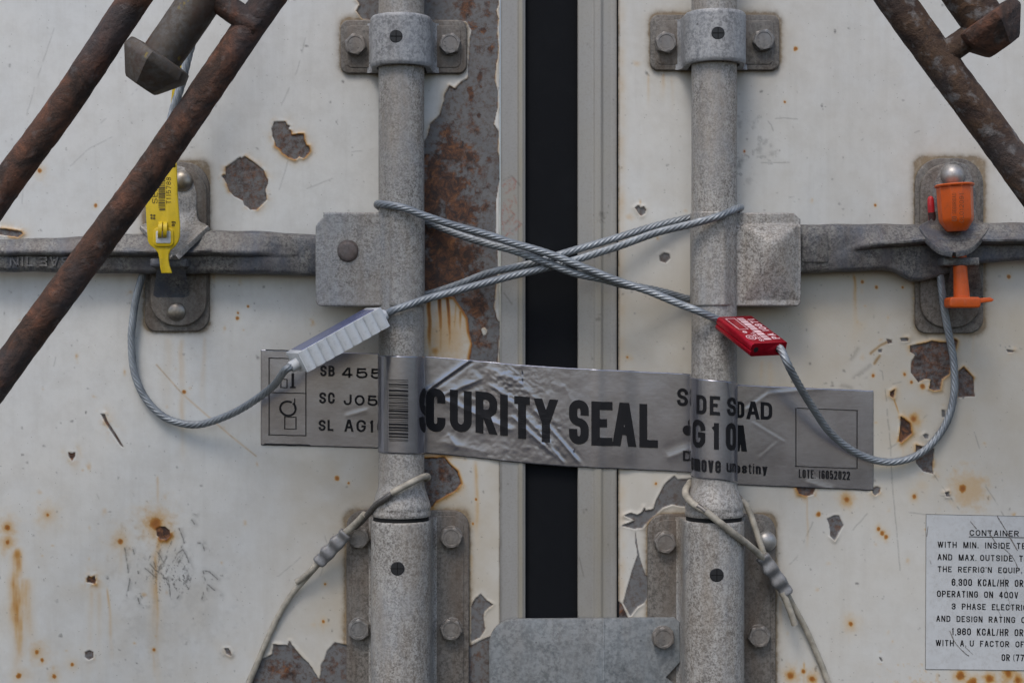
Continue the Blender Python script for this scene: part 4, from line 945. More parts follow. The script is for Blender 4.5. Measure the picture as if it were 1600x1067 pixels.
for P, wd in [([(1558, 806), (1568, 822), (1582, 846), (1590, 860)], 2.2), ([(1516, 814), (1526, 826)], 1.6), ([(1543, 828), (1556, 848)], 1.8), ([(1562, 850), (1582, 870), (1592, 890)], 1.4), ([(1450, 822), (1448, 838)], 1.2), ([(1484, 985), (1493, 1004), (1508, 1020), (1514, 1024)], 1.8), ([(1453, 875), (1455, 881)], 1), ([(1556, 945), (1564, 962)], 0.7), ([(1569, 900), (1573, 925), (1580, 950)], 0.6), ([(1508, 1010), (1520, 1022)], 1.2)]:
    pth = catmull([Vector((x, y, 0))*S for x, y in P], 2.5); top = []; bot = []
    for i, q in enumerate(pth):
        d = (pth[min(i+1, len(pth)-1)]-pth[max(0, i-1)]).normalized(); k = wd*0.5*(0.35+0.65*random.random())*S
        a_ = q+Vector((-d.y, d.x, 0))*k; b_ = q-Vector((-d.y, d.x, 0))*k
        top.append(VU(a_.x/S, a_.y/S, 2.95)); bot.append(VU(b_.x/S, b_.y/S, 2.95))
    scs.append(loft([top, bot], cap=False, closed=False))
mk('scuff_marks', join_me(scs), simple('scuff', (0.17, 0.155, 0.14), 0.7, 0, 500, 0.4), lab, smooth=None)

# ------------------------------------------------------------------ security tape
tape = thing('security_tape', 'crinkled silver tape reading SECURITY SEAL stuck across both doors', 'security tape', (800, 640, 4))
def tape_path():
    P = []; (c1, r1), (c2, r2) = ROD['L'], ROD['R']; r1 += 0.9; r2 += 0.9
    for x in np.arange(408, c1-r1-3, 3): P.append((x, 3.2))
    P += [(c1-r1-2.5, 4), (c1-r1-1.2, 25)]
    for a in np.linspace(180, 0, 40): P.append((c1+r1*math.cos(math.radians(a)), HR+r1*math.sin(math.radians(a))))
    P += [(c1+r1-1.0, 25), (c1+r1-5, 7)]
    for x in np.arange(c1+r1-3, c2-r2+5, 2.5): P.append((x, 4.0+3.2*float(sstep(np.array(x), 755, 785)*(1-sstep(np.array(x), 972, 1000)))+ (1.6*math.exp(-((x-934)/9)**2))))
    P += [(c2-r2+6, 7), (c2-r2+1.0, 25)]
    for a in np.linspace(180, 0, 40): P.append((c2+r2*math.cos(math.radians(a)), HR+r2*math.sin(math.radians(a))))
    P += [(c2+r2+1.2, 25), (c2+r2+3, 4)]
    for x in np.arange(c2+r2+6, 1364, 3): P.append((x, 3.2))
    return np.array(P)
TP = tape_path(); TU = np.concatenate([[0], np.cumsum(np.hypot(*np.diff(TP, axis=0).T))])
TX, THh = TP[:, 0], TP[:, 1]; TAPP = 800+(TX-800)/(1-THh/D)
c1, c2 = ROD['L'][0], ROD['R'][0]
def idx_near(x, h=None):
    d = np.abs(TX-x)+(0 if h is None else np.abs(THh-h)); return int(np.argmin(d))
c1x, c2x = ROD['L'][0], ROD['R'][0]
sec = {'A': np.where((TX < 592) & (THh < 3.9))[0], 'r1': np.where((THh > 51) & (TX < 800))[0], 'B': np.where((TX > c1x+37) & (TX < c2x-32) & (THh < 6.9) | (TX > 700) & (TX < 1060))[0],
       'r2': np.where((THh > 51) & (TX > 800))[0], 'C': np.where((TX > 1146) & (THh < 4))[0]}
def u_at(px, s):
    k = sec[s]; xa, ua = TAPP[k], TU[k]
    if px < xa[0]: return ua[0]+(px-xa[0])
    if px > xa[-1]: return ua[-1]+(px-xa[-1])
    return float(np.interp(px, xa, ua))
ku = [TU[0], TU[sec['A'][-1]], TU[idx_near(c1, 87)], u_at(672, 'B'), u_at(820, 'B'), u_at(880, 'B'), u_at(1066, 'B'), TU[idx_near(c2, 87)], u_at(1148, 'C'), TU[-1]]
kt = [546, 552, 555.5, 556.5, 570, 574, 583, 592, 600.5, 610]
kb = [695, 700, 702.5, 708, 723, 728, 737, 741.5, 757, 766]
yt_f = lambda u: np.interp(u, ku, kt); yb_f = lambda u: np.interp(u, ku, kb)
CRE = [((738,560),(664,612),3,3.0),((752,592),(690,618),5,2.2),((668,612),(730,640),6,2.4),((730,640),(800,672),6,2.6),((800,650),(868,712),4,3.2),((770,600),(868,700),7,2.6),((835,640),(905,722),3.5,3.0),((845,678),(880,722),3,2.6),((806,592),(852,640),6,1.6),((700,678),(715,700),6,1.6),((690,690),(760,706),8,1.2),((760,575),(800,590),10,1.6),((1042,715),(1080,700),8,1.4),((1165,640),(1200,615),3,0.8),((1200,615),(1290,606),4,0.9),((1175,660),(1225,690),2.5,0.5),((1185,715),(1215,690),2.5,0.4),((1260,752),(1300,766),8,1.2),((540,650),(575,640),4,0.7),((880,600),(900,640),8,0.9)]
def crease(x, y):
    out = np.zeros_like(x)
    for (x0, y0), (x1, y1), w_, a in CRE:
        ex, ey = x1-x0, y1-y0; L2 = ex*ex+ey*ey; t = ((x-x0)*ex+(y-y0)*ey)/L2; tc = np.clip(t, 0, 1)
        d = ((x-x0)*ey-(y-y0)*ex)/math.sqrt(L2); r = np.hypot(x-x0-tc*ex, y-y0-tc*ey)
        fade = np.exp(-(np.maximum(0, np.abs(t-0.5)-0.4)/0.12)**2)
        out += 0.40*a*(np.exp(-np.abs(r)/w_)-0.5*np.exp(-((d-w_*1.6)/(w_*1.2))**2)*np.exp(-(r/(w_*3.2))**4))*fade
    z = np.exp(-((x-800)/95)**2)
    out += z*0.9*(np.abs(vnoise(x*0.8+y*0.7, y-x*0.55, 24, 61, 3)-0.5)*2)
    z2 = np.exp(-((x-800)/40)**2-((y-600)/32)**2)+np.exp(-((x-855)/30)**2-((y-675)/35)**2)
    out += z2*0.9*(np.abs(vnoise(x*0.6+y, y*1.3-x*0.9, 9, 62, 2)-0.5)*2)
    out += 0.5*(vnoise(x, y, 60, 63, 2)-0.5)
    return out
def tape_pt(u, y, lift=0.0):
    """arrays u, y (door units) -> world coordinates on the tape surface"""
    u = np.asarray(u, float); y = np.asarray(y, float)
    x = np.interp(u, TU, TX); h = np.interp(u, TU, THh)
    e = 0.8; xa = np.interp(u-e, TU, TX); xb = np.interp(u+e, TU, TX); ha = np.interp(u-e, TU, THh); hb = np.interp(u+e, TU, THh)
    nx, nh = -(hb-ha), (xb-xa); q = np.hypot(nx, nh)+1e-6; nx, nh = nx/q, nh/q
    flat = np.clip((12-h)/6, 0, 1)
    c = np.maximum(crease(x, y), -1.2)*flat+lift
    x = x+nx*c; h = h+nh*c
    return np.stack([(x-800)*S, -h*S, (533.5-y)*S], -1)
us = np.unique(np.concatenate([TU, np.arange(0, TU[-1], 1.6)])); vs_ = np.linspace(0, 1, 84)
UU, VV = np.meshgrid(us, vs_); YT, YB = yt_f(UU), yb_f(UU)
jag = (vnoise(UU, UU*0, 9, 71, 2)-0.5)*1.0
PTS = tape_pt(UU, YT+(YB-YT)*VV+jag); NRM = tape_pt(UU, YT+(YB-YT)*VV+jag, 1.0)-PTS
def tape_at(u, y, lift=1.15):
    t_, b_ = float(yt_f(u)), float(yb_f(u)); i = int(np.clip(np.searchsorted(us, u)-1, 0, len(us)-2)); j = (y-t_)/(b_-t_)*(len(vs_)-1)
    j0 = int(np.clip(j, 0, len(vs_)-2)); fi = (u-us[i])/(us[i+1]-us[i]); fj = j-j0; G = PTS+0 if False else PTS
    w4 = (((1-fi)*(1-fj), j0, i), (fi*(1-fj), j0, i+1), ((1-fi)*fj, j0+1, i), (fi*fj, j0+1, i+1))
    return Vector(sum(w*(PTS[a, b]+NRM[a, b]*lift) for w, a, b in w4))
bmt = bmesh.new(); add_rings(bmt, [[Vector(p) for p in row] for row in PTS], cap=False, closed=False)
me_t = bpy.data.meshes.new('tape'); bmt.to_mesh(me_t); bmt.free()
strip_o = mk('tape_strip', me_t, M['tape'], tape, smooth=180)
mdf = strip_o.modifiers.new('thick', 'SOLIDIFY'); mdf.thickness = 0.25*S; mdf.offset = 0
def tape_box(s, x0, x1, y0, y1, slant=True):
    """box in photo pixels on section s -> fn(a,b)"""
    u0, u1 = u_at(x0, s), u_at(x1, s); h = 86 if s[0] == 'r' else 3; k = 1-h/D
    Y0, Y1 = 533.5+(y0-533.5)*k, 533.5+(y1-533.5)*k; um = (u0+u1)/2
    def f(a, b):
        u = u0+(u1-u0)*a; dy = (yt_f(u)+yb_f(u)-yt_f(um)-yb_f(um))/2
        return tape_at(u, Y0+(Y1-Y0)*b+dy)
    return f
def bar(fn, a0, a1, b0, b1, n=8, m=1):
    return loft([[fn(a0+(a1-a0)*i/n, b0+(b1-b0)*j/m) for i in range(n+1)] for j in range(m+1)], cap=False, closed=False)
pr = []
for ch, s, x0, x1, y0, y1, b in [('C','B',665.5,696,606.5,674.5,.05),('U','B',703,737,610,675,.05),('R','B',743,777,612.5,677.5,.05),('I','B',781,794,616,680,.05),('T','B',799,832.5,619,685,.05),('Y','B',834,872,623,690.5,.05),
                              ('S','B',889,920,624.5,694,.05),('E','B',924,957,627,696,.05),('A','B',956.5,994,629,697,.05),('L','B',999,1028,631,699,.05),
                              ('S','B',1058,1075,606.5,634.5,.05),('D','B',1067,1080,704,720,.04),
                              ('SB','A',500.5,523,571,588,.03),('455','A',534,597,575,591,.035),('SC','A',499,523,613,630.5,.03),('J05','A',537,590,617,633.5,.035),('SL','A',498,521,656,673,.03),('AG10','A',538,604,656,675,.02),
                              ('DE','r2',1089,1125,618,648,.045),('G','r2',1083,1102,656,700,.045),('1','r2',1109,1127,660.5,702,.045),('0','r2',1134,1149,661,704,.045),('S','r2',1136,1149,621,650,.045),('emove','r2',1081,1126,718,737.5,.03),('un','r2',1135,1149,724,738,.03),
                              ('D','C',1150,1163,627,653,.045),('A','C',1166,1187,627,655,.045),('D','C',1188.5,1206.5,628,655.5,.045),('A','C',1147,1167,664,705,.045),('estiny','C',1149,1199,722,745,.03),('LOTE: 16052022','C',1248,1328,734.5,748,.012)]:
    pr.append(text_map(ch, tape_box(s, x0, x1, y0, y1), b, max(4, int((x1-x0)/2.2))))
f1 = tape_box('r1', 655, 675, 607, 677); pr.append(text_map('S', f1, .05, 14))
mk('headline_lettering', join_me(pr[:6]+pr[-1:]), M['ink'], tape, smooth=None); mk('headline_lettering', join_me(pr[6:10]), M['ink'], tape, smooth=None); mk('small_lettering', join_me(pr[10:-1]), M['ink'], tape, smooth=None); pr = []
# small clover mark, frame lines, bar code, icons
def disc_on(fn, ca, cb, ra, rb, n=18):
    bm = bmesh.new(); vs = [bm.verts.new(fn(ca+ra*math.cos(2*math.pi*i/n), cb+rb*math.sin(2*math.pi*i/n))) for i in range(n)]; bm.faces.new(vs)
    me = bpy.data.meshes.new('d'); bm.to_mesh(me); bm.free(); return me
fq = tape_box('B', 1050, 1090, 640, 700)
pr += [disc_on(fq, 0.60, 0.53, 0.19, 0.13), disc_on(fq, 0.76, 0.33, 0.14, 0.11)]
mk('clover_mark', join_me(pr), M['ink'], tape, smooth=None); pr = []
fb = tape_box('r1', 608, 637.5, 593, 689); rs = random.Random(4); b_ = 0.0
while b_ < 1.0:
    w_ = rs.choice([0.010, 0.010, 0.016, 0.024, 0.034]); pr.append(bar(fb, 0, 1, b_, min(1, b_+w_), 10)); b_ += w_+rs.choice([0.012, 0.012, 0.02, 0.028])
mk('bar_code', join_me(pr), M['ink'], tape, smooth=None); pr = []
def lines(s, segs, w_):
    out = []
    for x0, y0, x1, y1 in segs:
        if abs(x1-x0) > abs(y1-y0): f = tape_box(s, x0, x1, (y0+y1)/2-w_/2, (y0+y1)/2+w_/2); out.append(bar(f, 0, 1, 0, 1, max(3, int((x1-x0)/3))))
        else: f = tape_box(s, x0-w_/2, x0+w_/2, y0, y1); out.append(bar(f, 0, 1, 0, 1, 1, 6))
    return out
pr += lines('A', [(420, 559.5, 479, 560.5), (420, 613, 479, 614.5), (419, 679, 478, 680.5), (420.5, 559, 420.5, 680), (478, 560, 478, 681), (415, 546.8, 470, 548), (413, 693, 485, 695)], 1.5)
mk('frame_lines', join_me(pr), M['ink'], tape, smooth=None); pr = []
pr += lines('C', [(1245, 637.5, 1340.5, 641), (1242, 728, 1338, 732), (1243.5, 637, 1243.5, 729), (1339, 641, 1339, 732)], 1.3)
def ring_on(s, cx, cy, rx, ry, w_, a0=0, a1=360, n=26):
    f = tape_box(s, cx-30, cx+30, cy-30, cy+30); R_ = []
    for k in (0, 1):
        R_.append([f(0.5+(rx+k*w_)*math.cos(math.radians(a0+(a1-a0)*i/n))/60, 0.5+(ry+k*w_)*math.sin(math.radians(a0+(a1-a0)*i/n))/60) for i in range(n+1)])
    return loft(R_, cap=False, closed=False)
mk('frame_lines', join_me(pr), M['ink'], tape, smooth=None); pr = []
pr += [ring_on('A', 450, 638, 10.5, 9.5, 3.2, -50, 300)]
pr += lines('A', [(445, 650.5, 463, 652), (444, 669, 461, 671)], 1.4)+lines('A', [(445, 650, 445, 670), (462.5, 652, 462.5, 671), (460.5, 622, 460.5, 638)], 1.6)
pr += lines('A', [(438, 592, 449, 593), (438, 605, 448, 606)], 1.4)+lines('A', [(439, 592, 439, 606), (448.5, 592, 448.5, 606), (457.5, 585, 457.5, 604)], 1.6)+lines('A', [(453, 605, 462, 605)], 2.5)+lines('A', [(457.5, 583, 457.5, 604)], 4)
mk('lock_pictograms', join_me(pr), M['ink'], tape, smooth=None)

# ------------------------------------------------------------------ cable seals
seal_w = thing('cable_seal', 'steel cable seal with a ribbed white plastic body, looping down at the left', 'cable seal', (530, 530, 100), 'steel wire cable seals')
seal_r = thing('cable_seal', 'steel cable seal with a red metal body, looping down at the right', 'cable seal', (1170, 525, 100), 'steel wire cable seals')
wire1 = [(604, 491, 104), (617, 484, 100), (640, 476, 97), (662.5, 468, 92), (712.5, 454.5, 84), (762.5, 441, 76), (800, 431, 70), (856, 418, 62), (898, 406.5, 62), (969, 384, 74), (1025, 364, 86), (1081, 350, 95), (1100, 345, 99), (1123, 338, 98), (1143, 329.5, 84), (1155, 324, 62), (1156, 326, 38), (1144, 331, 15),
         (1122, 335, 8.5), (1100, 338, 8), (1078, 340.5, 10), (1025, 353, 22), (969, 370, 36), (884, 395, 50), (842, 409, 48), (800, 418.5, 40), (762, 427, 30), (712, 446, 18), (664, 461, 10), (640, 463, 8), (600, 455, 8), (560, 430, 11), (500, 403, 12), (420, 398, 12), (330, 396, 12), (270, 395, 20), (240, 397, 23), (230, 404, 22), (222, 432, 18), (212, 469, 15), (206.6, 511, 14), (205.4, 530, 13), (207.5, 568, 12), (215, 598, 12), (230, 626, 12), (253, 649, 13), (278, 660, 15), (303.6, 663.6, 20), (329, 659, 28), (367, 644, 48), (400, 624, 74), (428, 602, 105), (449, 583, 135), (464, 572, 156)]
wire2 = [(1116, 502, 112), (1108, 494, 108), (1092, 486.5, 103), (1067, 477, 96), (1039, 465.5, 92), (1011, 454, 88), (969, 440, 84), (912.5, 418, 82), (856, 396, 82), (800, 379.5, 84), (762, 367, 87), (712, 353, 92), (662.5, 337, 98), (640, 328, 99), (620, 322.5, 97), (600, 319.5, 84), (591, 319, 66), (590.5, 321, 42), (600, 327, 16), (622, 334, 8), (645, 339, 8), (662, 344, 10), (712, 365, 32), (762, 381, 55), (800, 391, 66), (856, 411, 72), (898, 427, 74), (940.6, 436, 70), (975, 445, 62), (1011, 451, 48), (1039, 457, 30), (1078, 467.5, 12), (1100, 466, 8), (1150, 455, 8), (1220, 425, 10), (1300, 402, 12), (1400, 396, 12), (1440, 392, 14), (1458, 388, 18), (1463, 394, 23), (1468.5, 427, 27), (1475.5, 483, 23), (1484, 530, 17), (1490, 564, 13), (1491, 609, 12), (1484.5, 645.5, 12), (1471, 674, 12), (1448, 700.6, 13), (1421.5, 716, 14), (1390, 721.6, 16), (1358.5, 716, 20), (1327, 700.6, 34), (1295.5, 674, 60), (1272, 640, 96), (1251, 606, 134), (1232.5, 572, 166), (1214, 546, 184), (1209, 540, 176)]

# white ribbed body (155 x 33 x 67 units)
k_ = lambda v: Vector((v[0]*S, -v[2]*S, -v[1]*S))
Wc = VU(595, 480, 124); Lv, Wv, Ev = Vector(k_((-124.5*0.93, 73*0.93, 54))), Vector(k_((14*.95, 29*.95, -6.6))), Vector(k_((-28*.95, -0.5, -61)))
Lu = Lv.normalized(); Wu = (Wv-Lu*Wv.dot(Lu)).normalized(); Eu = Lu.cross(Wu).normalized()
if Eu.dot(Ev) < 0: Eu = -Eu
LL, WW, EE = Lv.length/S, Wv.length/S, Ev.length/S*0.92
def bx(o, a0, a1, b0, b1, c0, c1, bev=1.0): return box_me(o+Lu*a0*S+Wu*b0*S+Eu*c0*S, Lu*(a1-a0)*S, Wu*(b1-b0)*S, Eu*(c1-c0)*S, bev)
parts = [bx(Wc, 0, LL, 0, WW, 3, EE, 1.2)]
nr = 9
rings = []
for i in range(nr*14+1):          # scalloped ribs on the front face
    t = i/(nr*14); q = (t*nr) % 1.0; hgt = 0.6+5.6*max(0, 1-(2*q-1)**2)**0.5*(1-0.25*q) if 0 < t < 1 else 3.0
    p0 = Wc+Lu*(LL*t*S)+Eu*(3.2*S); rings.append([p0, p0-Eu*(hgt*S), p0-Eu*(hgt*S)+Wu*WW*S, p0+Wu*WW*S])
parts.append(loft(rings))
body_w = mk('seal_body', join_me(parts), M['white_plastic'], seal_w, smooth=30)
mk('label_film', bx(Wc, 9, LL-9, -0.9, -0.1, 6, EE-5, 0), M['blue_film'], body_w, smooth=None)
for s_, e_ in ((LL-1, 14), (1, -12)):
    base = Wc+Lu*s_*S+Wu*WW*0.55*S+Eu*EE*0.42*S; d_ = Lu if e_ > 0 else -Lu
    mk('nozzle', lathe(base, d_, [(0, 8.8), (abs(e_)-1, 8.4), (abs(e_), 7.6), (abs(e_), 5.0), (abs(e_)-3, 4.8)], 24), M['white_plastic'], body_w, smooth=45)

nz = Wc+Wu*WW*0.55*S+Eu*EE*0.42*S
wire1 = [nz-Lu*2*S, nz-Lu*14*S]+wire1[1:-2]+[nz+Lu*(LL+22)*S, nz+Lu*(LL+8)*S, nz+Lu*(LL+2)*S]
mk('cable', rope(wire1, 5.7), M['wire'], seal_w, smooth=180)

# red body (103 x 65 x 20 units)
Rc = VU(1121, 495, 104)
Lr, Wr, Tr = Vector(k_((43*.94, 42.5*.94, 78))), Vector(k_((58*.96, -2.5, -28.7))), Vector(k_((-3, 18, -7.6)))
lu = Lr.normalized(); wu = (Wr-lu*Wr.dot(lu)).normalized(); tu = lu.cross(wu).normalized()
if tu.dot(Tr) < 0: tu = -tu
rl, rw, rt = Lr.length/S, Wr.length/S, 21.0
prof = []
for cx_, cz_, a0 in [(5, 5, 180), (rw-2, 2, 270), (rw-3, rt-3, 0), (5, rt-5, 90)]:
    rr = 5 if cx_ == 5 else (2 if cz_ == 2 else 3)
    for i in range(6):
        a = math.radians(a0+90*i/5); prof.append((cx_+rr*math.cos(a), cz_+rr*math.sin(a)))
k0 = [i for i, p in enumerate(prof)]
prof += [(0, rt*0.62), (1.6, rt*0.58), (1.6, rt*0.50), (0, rt*0.46)]
body_r = mk('seal_body', loft([[Rc+lu*(t*S)+wu*(a*S)+tu*(b*S) for a, b in prof] for t in (0, rl)], bevel=0.8), M['red_alu'], seal_r, smooth=40)
h0_ = Rc+wu*13*S+tu*10*S; h1_ = Rc+wu*(rw-12)*S+tu*10*S
wire2 = [h0_+lu*4*S, h0_-lu*5*S]+wire2[2:-2]+[h1_+lu*(rl+5)*S, h1_+lu*(rl-6)*S]
mk('cable', rope(wire2, 5.7), M['wire'], seal_r, smooth=180)
def rf(l0, l1, w0, w1):     # text box on the top face; a runs along -length, b across
    return lambda a, b: Rc+lu*((l1+(l0-l1)*a)*S)+wu*((w0+(w1-w0)*b)*S)-tu*(0.35*S)
def rrect_on(l0, l1, w0, w1):
    f = rf(l0, l1, w0, w1); return loft([[f(0, 0), f(1, 0)], [f(0, 1), f(1, 1)]], cap=False, closed=False)
pm = []
l = 8.0; rs = random.Random(2)
while l < rl-12:
    w_ = rs.choice([1.5, 2.5, 5, 7]); pm.append(rrect_on(l, min(l+w_, rl-10), rw*0.46, rw*0.66)); l += w_+rs.choice([1.2, 2.0])
for l0, l1, w0, w1 in [(8, 9.2, rw*.13, rw*.40), (47, 48.2, rw*.13, rw*.40), (8, 48, rw*.13, rw*.15), (8, 48, rw*.385, rw*.405)]: pm.append(rrect_on(l0, l1, w0, w1))
pm.append(text_map('SEAL', rf(58, 90, rw*.30, rw*.42), 0.02)); pm.append(text_map('PA 10871', rf(12, rl-12, rw*.72, rw*.92), 0.03))
def redring(lc, wc, r, w_):
    f = lambda a, q: Rc+lu*((lc+q*math.cos(a))*S)+wu*((wc+q*math.sin(a))*S)-tu*(0.35*S)
    return loft([[f(2*math.pi*i/20, r) for i in range(21)], [f(2*math.pi*i/20, r-w_) for i in range(21)]], cap=False, closed=False)
pm += [redring(76, rw*0.18, 8, 1.6), redring(57, rw*0.20, 3.6, 2.4), redring(76, rw*0.18, 4, 1.5)]
mk('laser_markings', join_me(pm), M['red_print'], body_r, smooth=None)
mk('key_hole', lathe(Rc+lu*((rl-2)*S)+wu*9*S+tu*10*S, lu, [(0, 4.2), (2.3, 4.2)], 18), M['dark'], body_r)
mk('cable_hole', lathe(Rc+lu*((rl-2)*S)+wu*(rw-12)*S+tu*10*S, lu, [(0, 6.6), (2.2, 6.6)], 20), M['dark'], body_r)

# short grey rope hanging at the upper left
wr = thing('wire_rope', 'dark grey twisted wire rope hanging behind the rusty tubes at the upper left', 'wire rope', (285, 110, 80))
mk('rope', rope([(345, -160, 110), (325, -30, 108), (308, 40, 105), (295, 85, 102), (284, 130, 99), (271, 172, 97), (262, 215, 90), (262, 250, 70), (266, 275, 45)], 6.2, 6, 80), M['wire'], wr, smooth=180)

# ------------------------------------------------------------------ yellow strap seal
ys = thing('strap_seal', 'yellow plastic numbered strap seal hanging from the left latch in front of the handle', 'plastic seal', (255, 400, 92))
YH = 90
outl = [(262, 262), (270, 250), (275.5, 256), (277, 300), (279, 330), (281, 352), (280.5, 370), (278, 378), (273, 385), (266, 391), (263.5, 397), (263, 406), (264.5, 415), (268, 425), (268, 427), (252, 427), (250, 418), (248.6, 404), (247, 396), (242, 389), (234, 383), (230.5, 376), (229, 355), (227.5, 330), (227, 316), (232, 290)]
tagm = prism(outl, YH-4, YH, 1.2)
tg = mk('tag', tagm, M['yellow'], ys, smooth=40)
mk('strap', loft([[VU(cx-w, y, h), VU(cx+w, y, h), VU(cx+w, y, h-3), VU(cx-w, y, h-3)] for cx, w, y, h in [(270, 5, 262, 90), (272, 6, 240, 90), (271, 9, 205, 92), (275, 8.5, 170, 93), (277, 8, 140, 94), (279, 7.5, 112, 95), (284, 7, 80, 96), (300, 6, 30, 97)]]), M['yellow'], ys, smooth=50)
fr = mk('lock_frame', join_me([prism(rrect(239, 356, 271, 385, 7), YH, YH+3, 1.2)]), M['yellow'], tg, smooth=40)
mk('lock_insert', prism(rrect(243.5, 361, 266.5, 380, 2), YH+2.8, YH+4, 0.5), M['white_plastic'], tg, smooth=40)
mk('hook', join_me([loft([[VU(x, y, h), VU(x+6, y-0.5, h+1), VU(x+6, y-0.5, h-4), VU(x, y, h-4)] for x, y, h in pp]) for pp in
    ([(246.5, 372, YH+5), (246.5, 366, YH+11), (247, 355, YH+12), (247.5, 348, YH+7), (247.5, 347, YH+1)], [(254.5, 372, YH+5), (254.5, 366, YH+11), (255, 355, YH+12), (255, 348, YH+7), (255, 347, YH+1)])]), M['yellow'], tg, smooth=60)
def ytext(t, x0, x1, ytop, ybot, bold): # reads upwards
    return text_map(t, lambda a, b: VU(x0+(x1-x0)*b, ybot+(ytop-ybot)*a, YH+0.5), bold)
ym = [ytext('SEAL', 237.5, 246, 281, 318, 0.0), ytext('T115788', 259.5, 267, 277, 318.5, 0.0), ytext('ag', 268, 274.5, 346, 354, 0.02)]
l = 272.0; rs = random.Random(9)
while l < 328:
    w_ = rs.choice([0.8, 1.2, 2.2, 3.0]); x0 = 246.5 if l < 324 else 248
    ym.append(loft([[VU(x0+1, l, YH+.5), VU(259-1, l-.3, YH+.5)], [VU(x0+1, l+w_, YH+.5), VU(259-1, l+w_-.3, YH+.5)]], cap=False, closed=False)); l += w_+rs.choice([0.9, 1.4])
def ydisc(cx, cy, r):
    bm = bmesh.new(); bm.faces.new([bm.verts.new(VU(cx+r*math.cos(a), cy+r*math.sin(a), YH+0.5)) for a in [2*math.pi*i/14 for i in range(14)]]); me = bpy.data.meshes.new('d'); bm.to_mesh(me); bm.free(); return me
ym += [ydisc(236.5, 336.5, 1.9), ydisc(241, 337, 1.9), ydisc(236.8, 341, 1.9), ydisc(240.8, 341.3, 1.9)]
mk('seal_print', join_me(ym), M['brown_ink'], tg, smooth=None)

# ------------------------------------------------------------------ orange bolt seal
bs = thing('bolt_seal', 'orange plastic bolt seal locked through the right latch, cup above, pin below', 'bolt seal', (1500, 480, 56))
OH = 54
def vx(px, py, h=OH): return VU(px, py, h)
axis_d = (vx(1501, 480)-vx(1491, 290)).normalized(); c0 = vx(1491.2, 290)
cup = mk('cup', lathe(c0, axis_d, [(2, 20), (0.5, 25), (0, 27.6), (0.5, 29.5), (2.0, 29.5), (3.0, 27.2), (50, 26.2), (55, 25), (68, 16.5), (70, 14), (70.5, 2)], 10, rot=0.2), M['orange'], bs, smooth=24)
mk('rim', lathe(c0, axis_d, [(-2.2, 27.5), (-1.2, 29.8), (0.6, 30.0), (1.6, 28.8)], 40), M['orange'], cup, smooth=60)
pinp = mk('bolt_pin', lathe(vx(1498.5, 387), axis_d, [(0, 10.5), (40, 10.6), (70, 12.0), (83, 12.4)], 28), M['orange'], bs, smooth=50)
mk('base', join_me([prism(rrect(1484, 464, 1533, 481, 5), 40, 72, 3, seg=3), prism([(1530, 466), (1547, 464.5), (1553.5, 468), (1550, 471.5), (1540, 472.5), (1530, 474)], 52, 62, 1)]), M['orange'], bs, smooth=45)
def cuptext(t, x0, x1, yt, yb, bold=0.0):
    return text_map(t, lambda a, b: VU(x0+(x1-x0)*b, yb+(yt-yb)*a, OH+28.2), bold)
mk('cup_print', join_me([cuptext('SEGURIDAD', 1488, 1494, 302, 334), cuptext('CL012091', 1499, 1506, 302, 348), (lambda: text_map('S', lambda a, b: VU(1487+8*a, 338+8*b, OH+28.2), 0.05))()]), simple('worn_brown_print', (0.22, 0.055, 0.012), 0.5), cup, smooth=None)
rs_ = thing('cable_sleeve', 'small red plastic sleeve beside the orange cup on the right latch plate', 'sleeve', (1456, 330, 30))
mk('sleeve', lathe(VU(1456, 350, 26), (VU(1454, 308, 32)-VU(1456, 350, 26)), [(0, 4.5), (22, 5.4), (38, 5.0), (42, 3.2), (43, 1)], 18), M['red_plastic'], rs_, smooth=60)
mk('mesh_sock', lathe(VU(1459, 372, 24), (VU(1455, 325, 30)-VU(1459, 372, 24)), [(0, 5), (40, 5.6)], 18), simple('dark_mesh', (0.05, 0.02, 0.02), 0.7, 0, 900, 0.8), rs_, smooth=60)

# ------------------------------------------------------------------ sheathed wire ties
def crimp_mesh(a, b, w, t, hn):
    """wavy crimped ferrule between world points"""
    d = (b-a); Ln = d.length; d.normalize(); up = Vector((0, -1, 0)); sd_ = d.cross(up).normalized(); up = sd_.cross(d).normalized()
    rings = []
    for i in range(49):
        s = i/48; dip = 0.5-0.5*math.cos(2*math.pi*3*s) if 0.03 < s < 0.97 else 0; e = 1-0.25*(abs(s-0.5)*2)**12
        ww = w*(1-0.10*dip)*e; tt = t*(1-0.42*dip)*e; c = a+d*(Ln*s); ring = []
        for k in range(20):
            an = 2*math.pi*k/20; cx_ = math.copysign(abs(math.cos(an))**0.6, math.cos(an)); sy_ = math.copysign(abs(math.sin(an))**0.6, math.sin(an))
            ring.append(c+sd_*(ww*cx_+ (2.0*dip if cx_ > 0 else 0)*0-1.8*dip*(0.5+0.5*cx_))*S+up*(tt*sy_)*S)
        rings.append(ring)
    return loft(rings)
rib = lambda s, a: 1.0-0.05*max(0, math.cos(s*0.42))**14
tieL = thing('wire_tie', 'dirty white wire tie with frayed bare strands round the left locking bar', 'wire tie', (520, 860, 30), 'sheathed wire ties on the locking bars')
mk('sheathed_wire', join_me([cord([(668, 744, 60), (664, 744, 72), (654, 748, 86), (640, 755, 95), (625, 763, 99), (612, 770, 98)], 5.0), cord([(608, 776, 95), (598, 783, 88), (590, 789, 78), (580, 795, 66)], 3.0), cord([(668, 745, 62), (668, 747, 40), (655, 752, 14), (620, 765, 7), (590, 790, 12)], 4.6)]), M['sheath'], tieL, smooth=60)
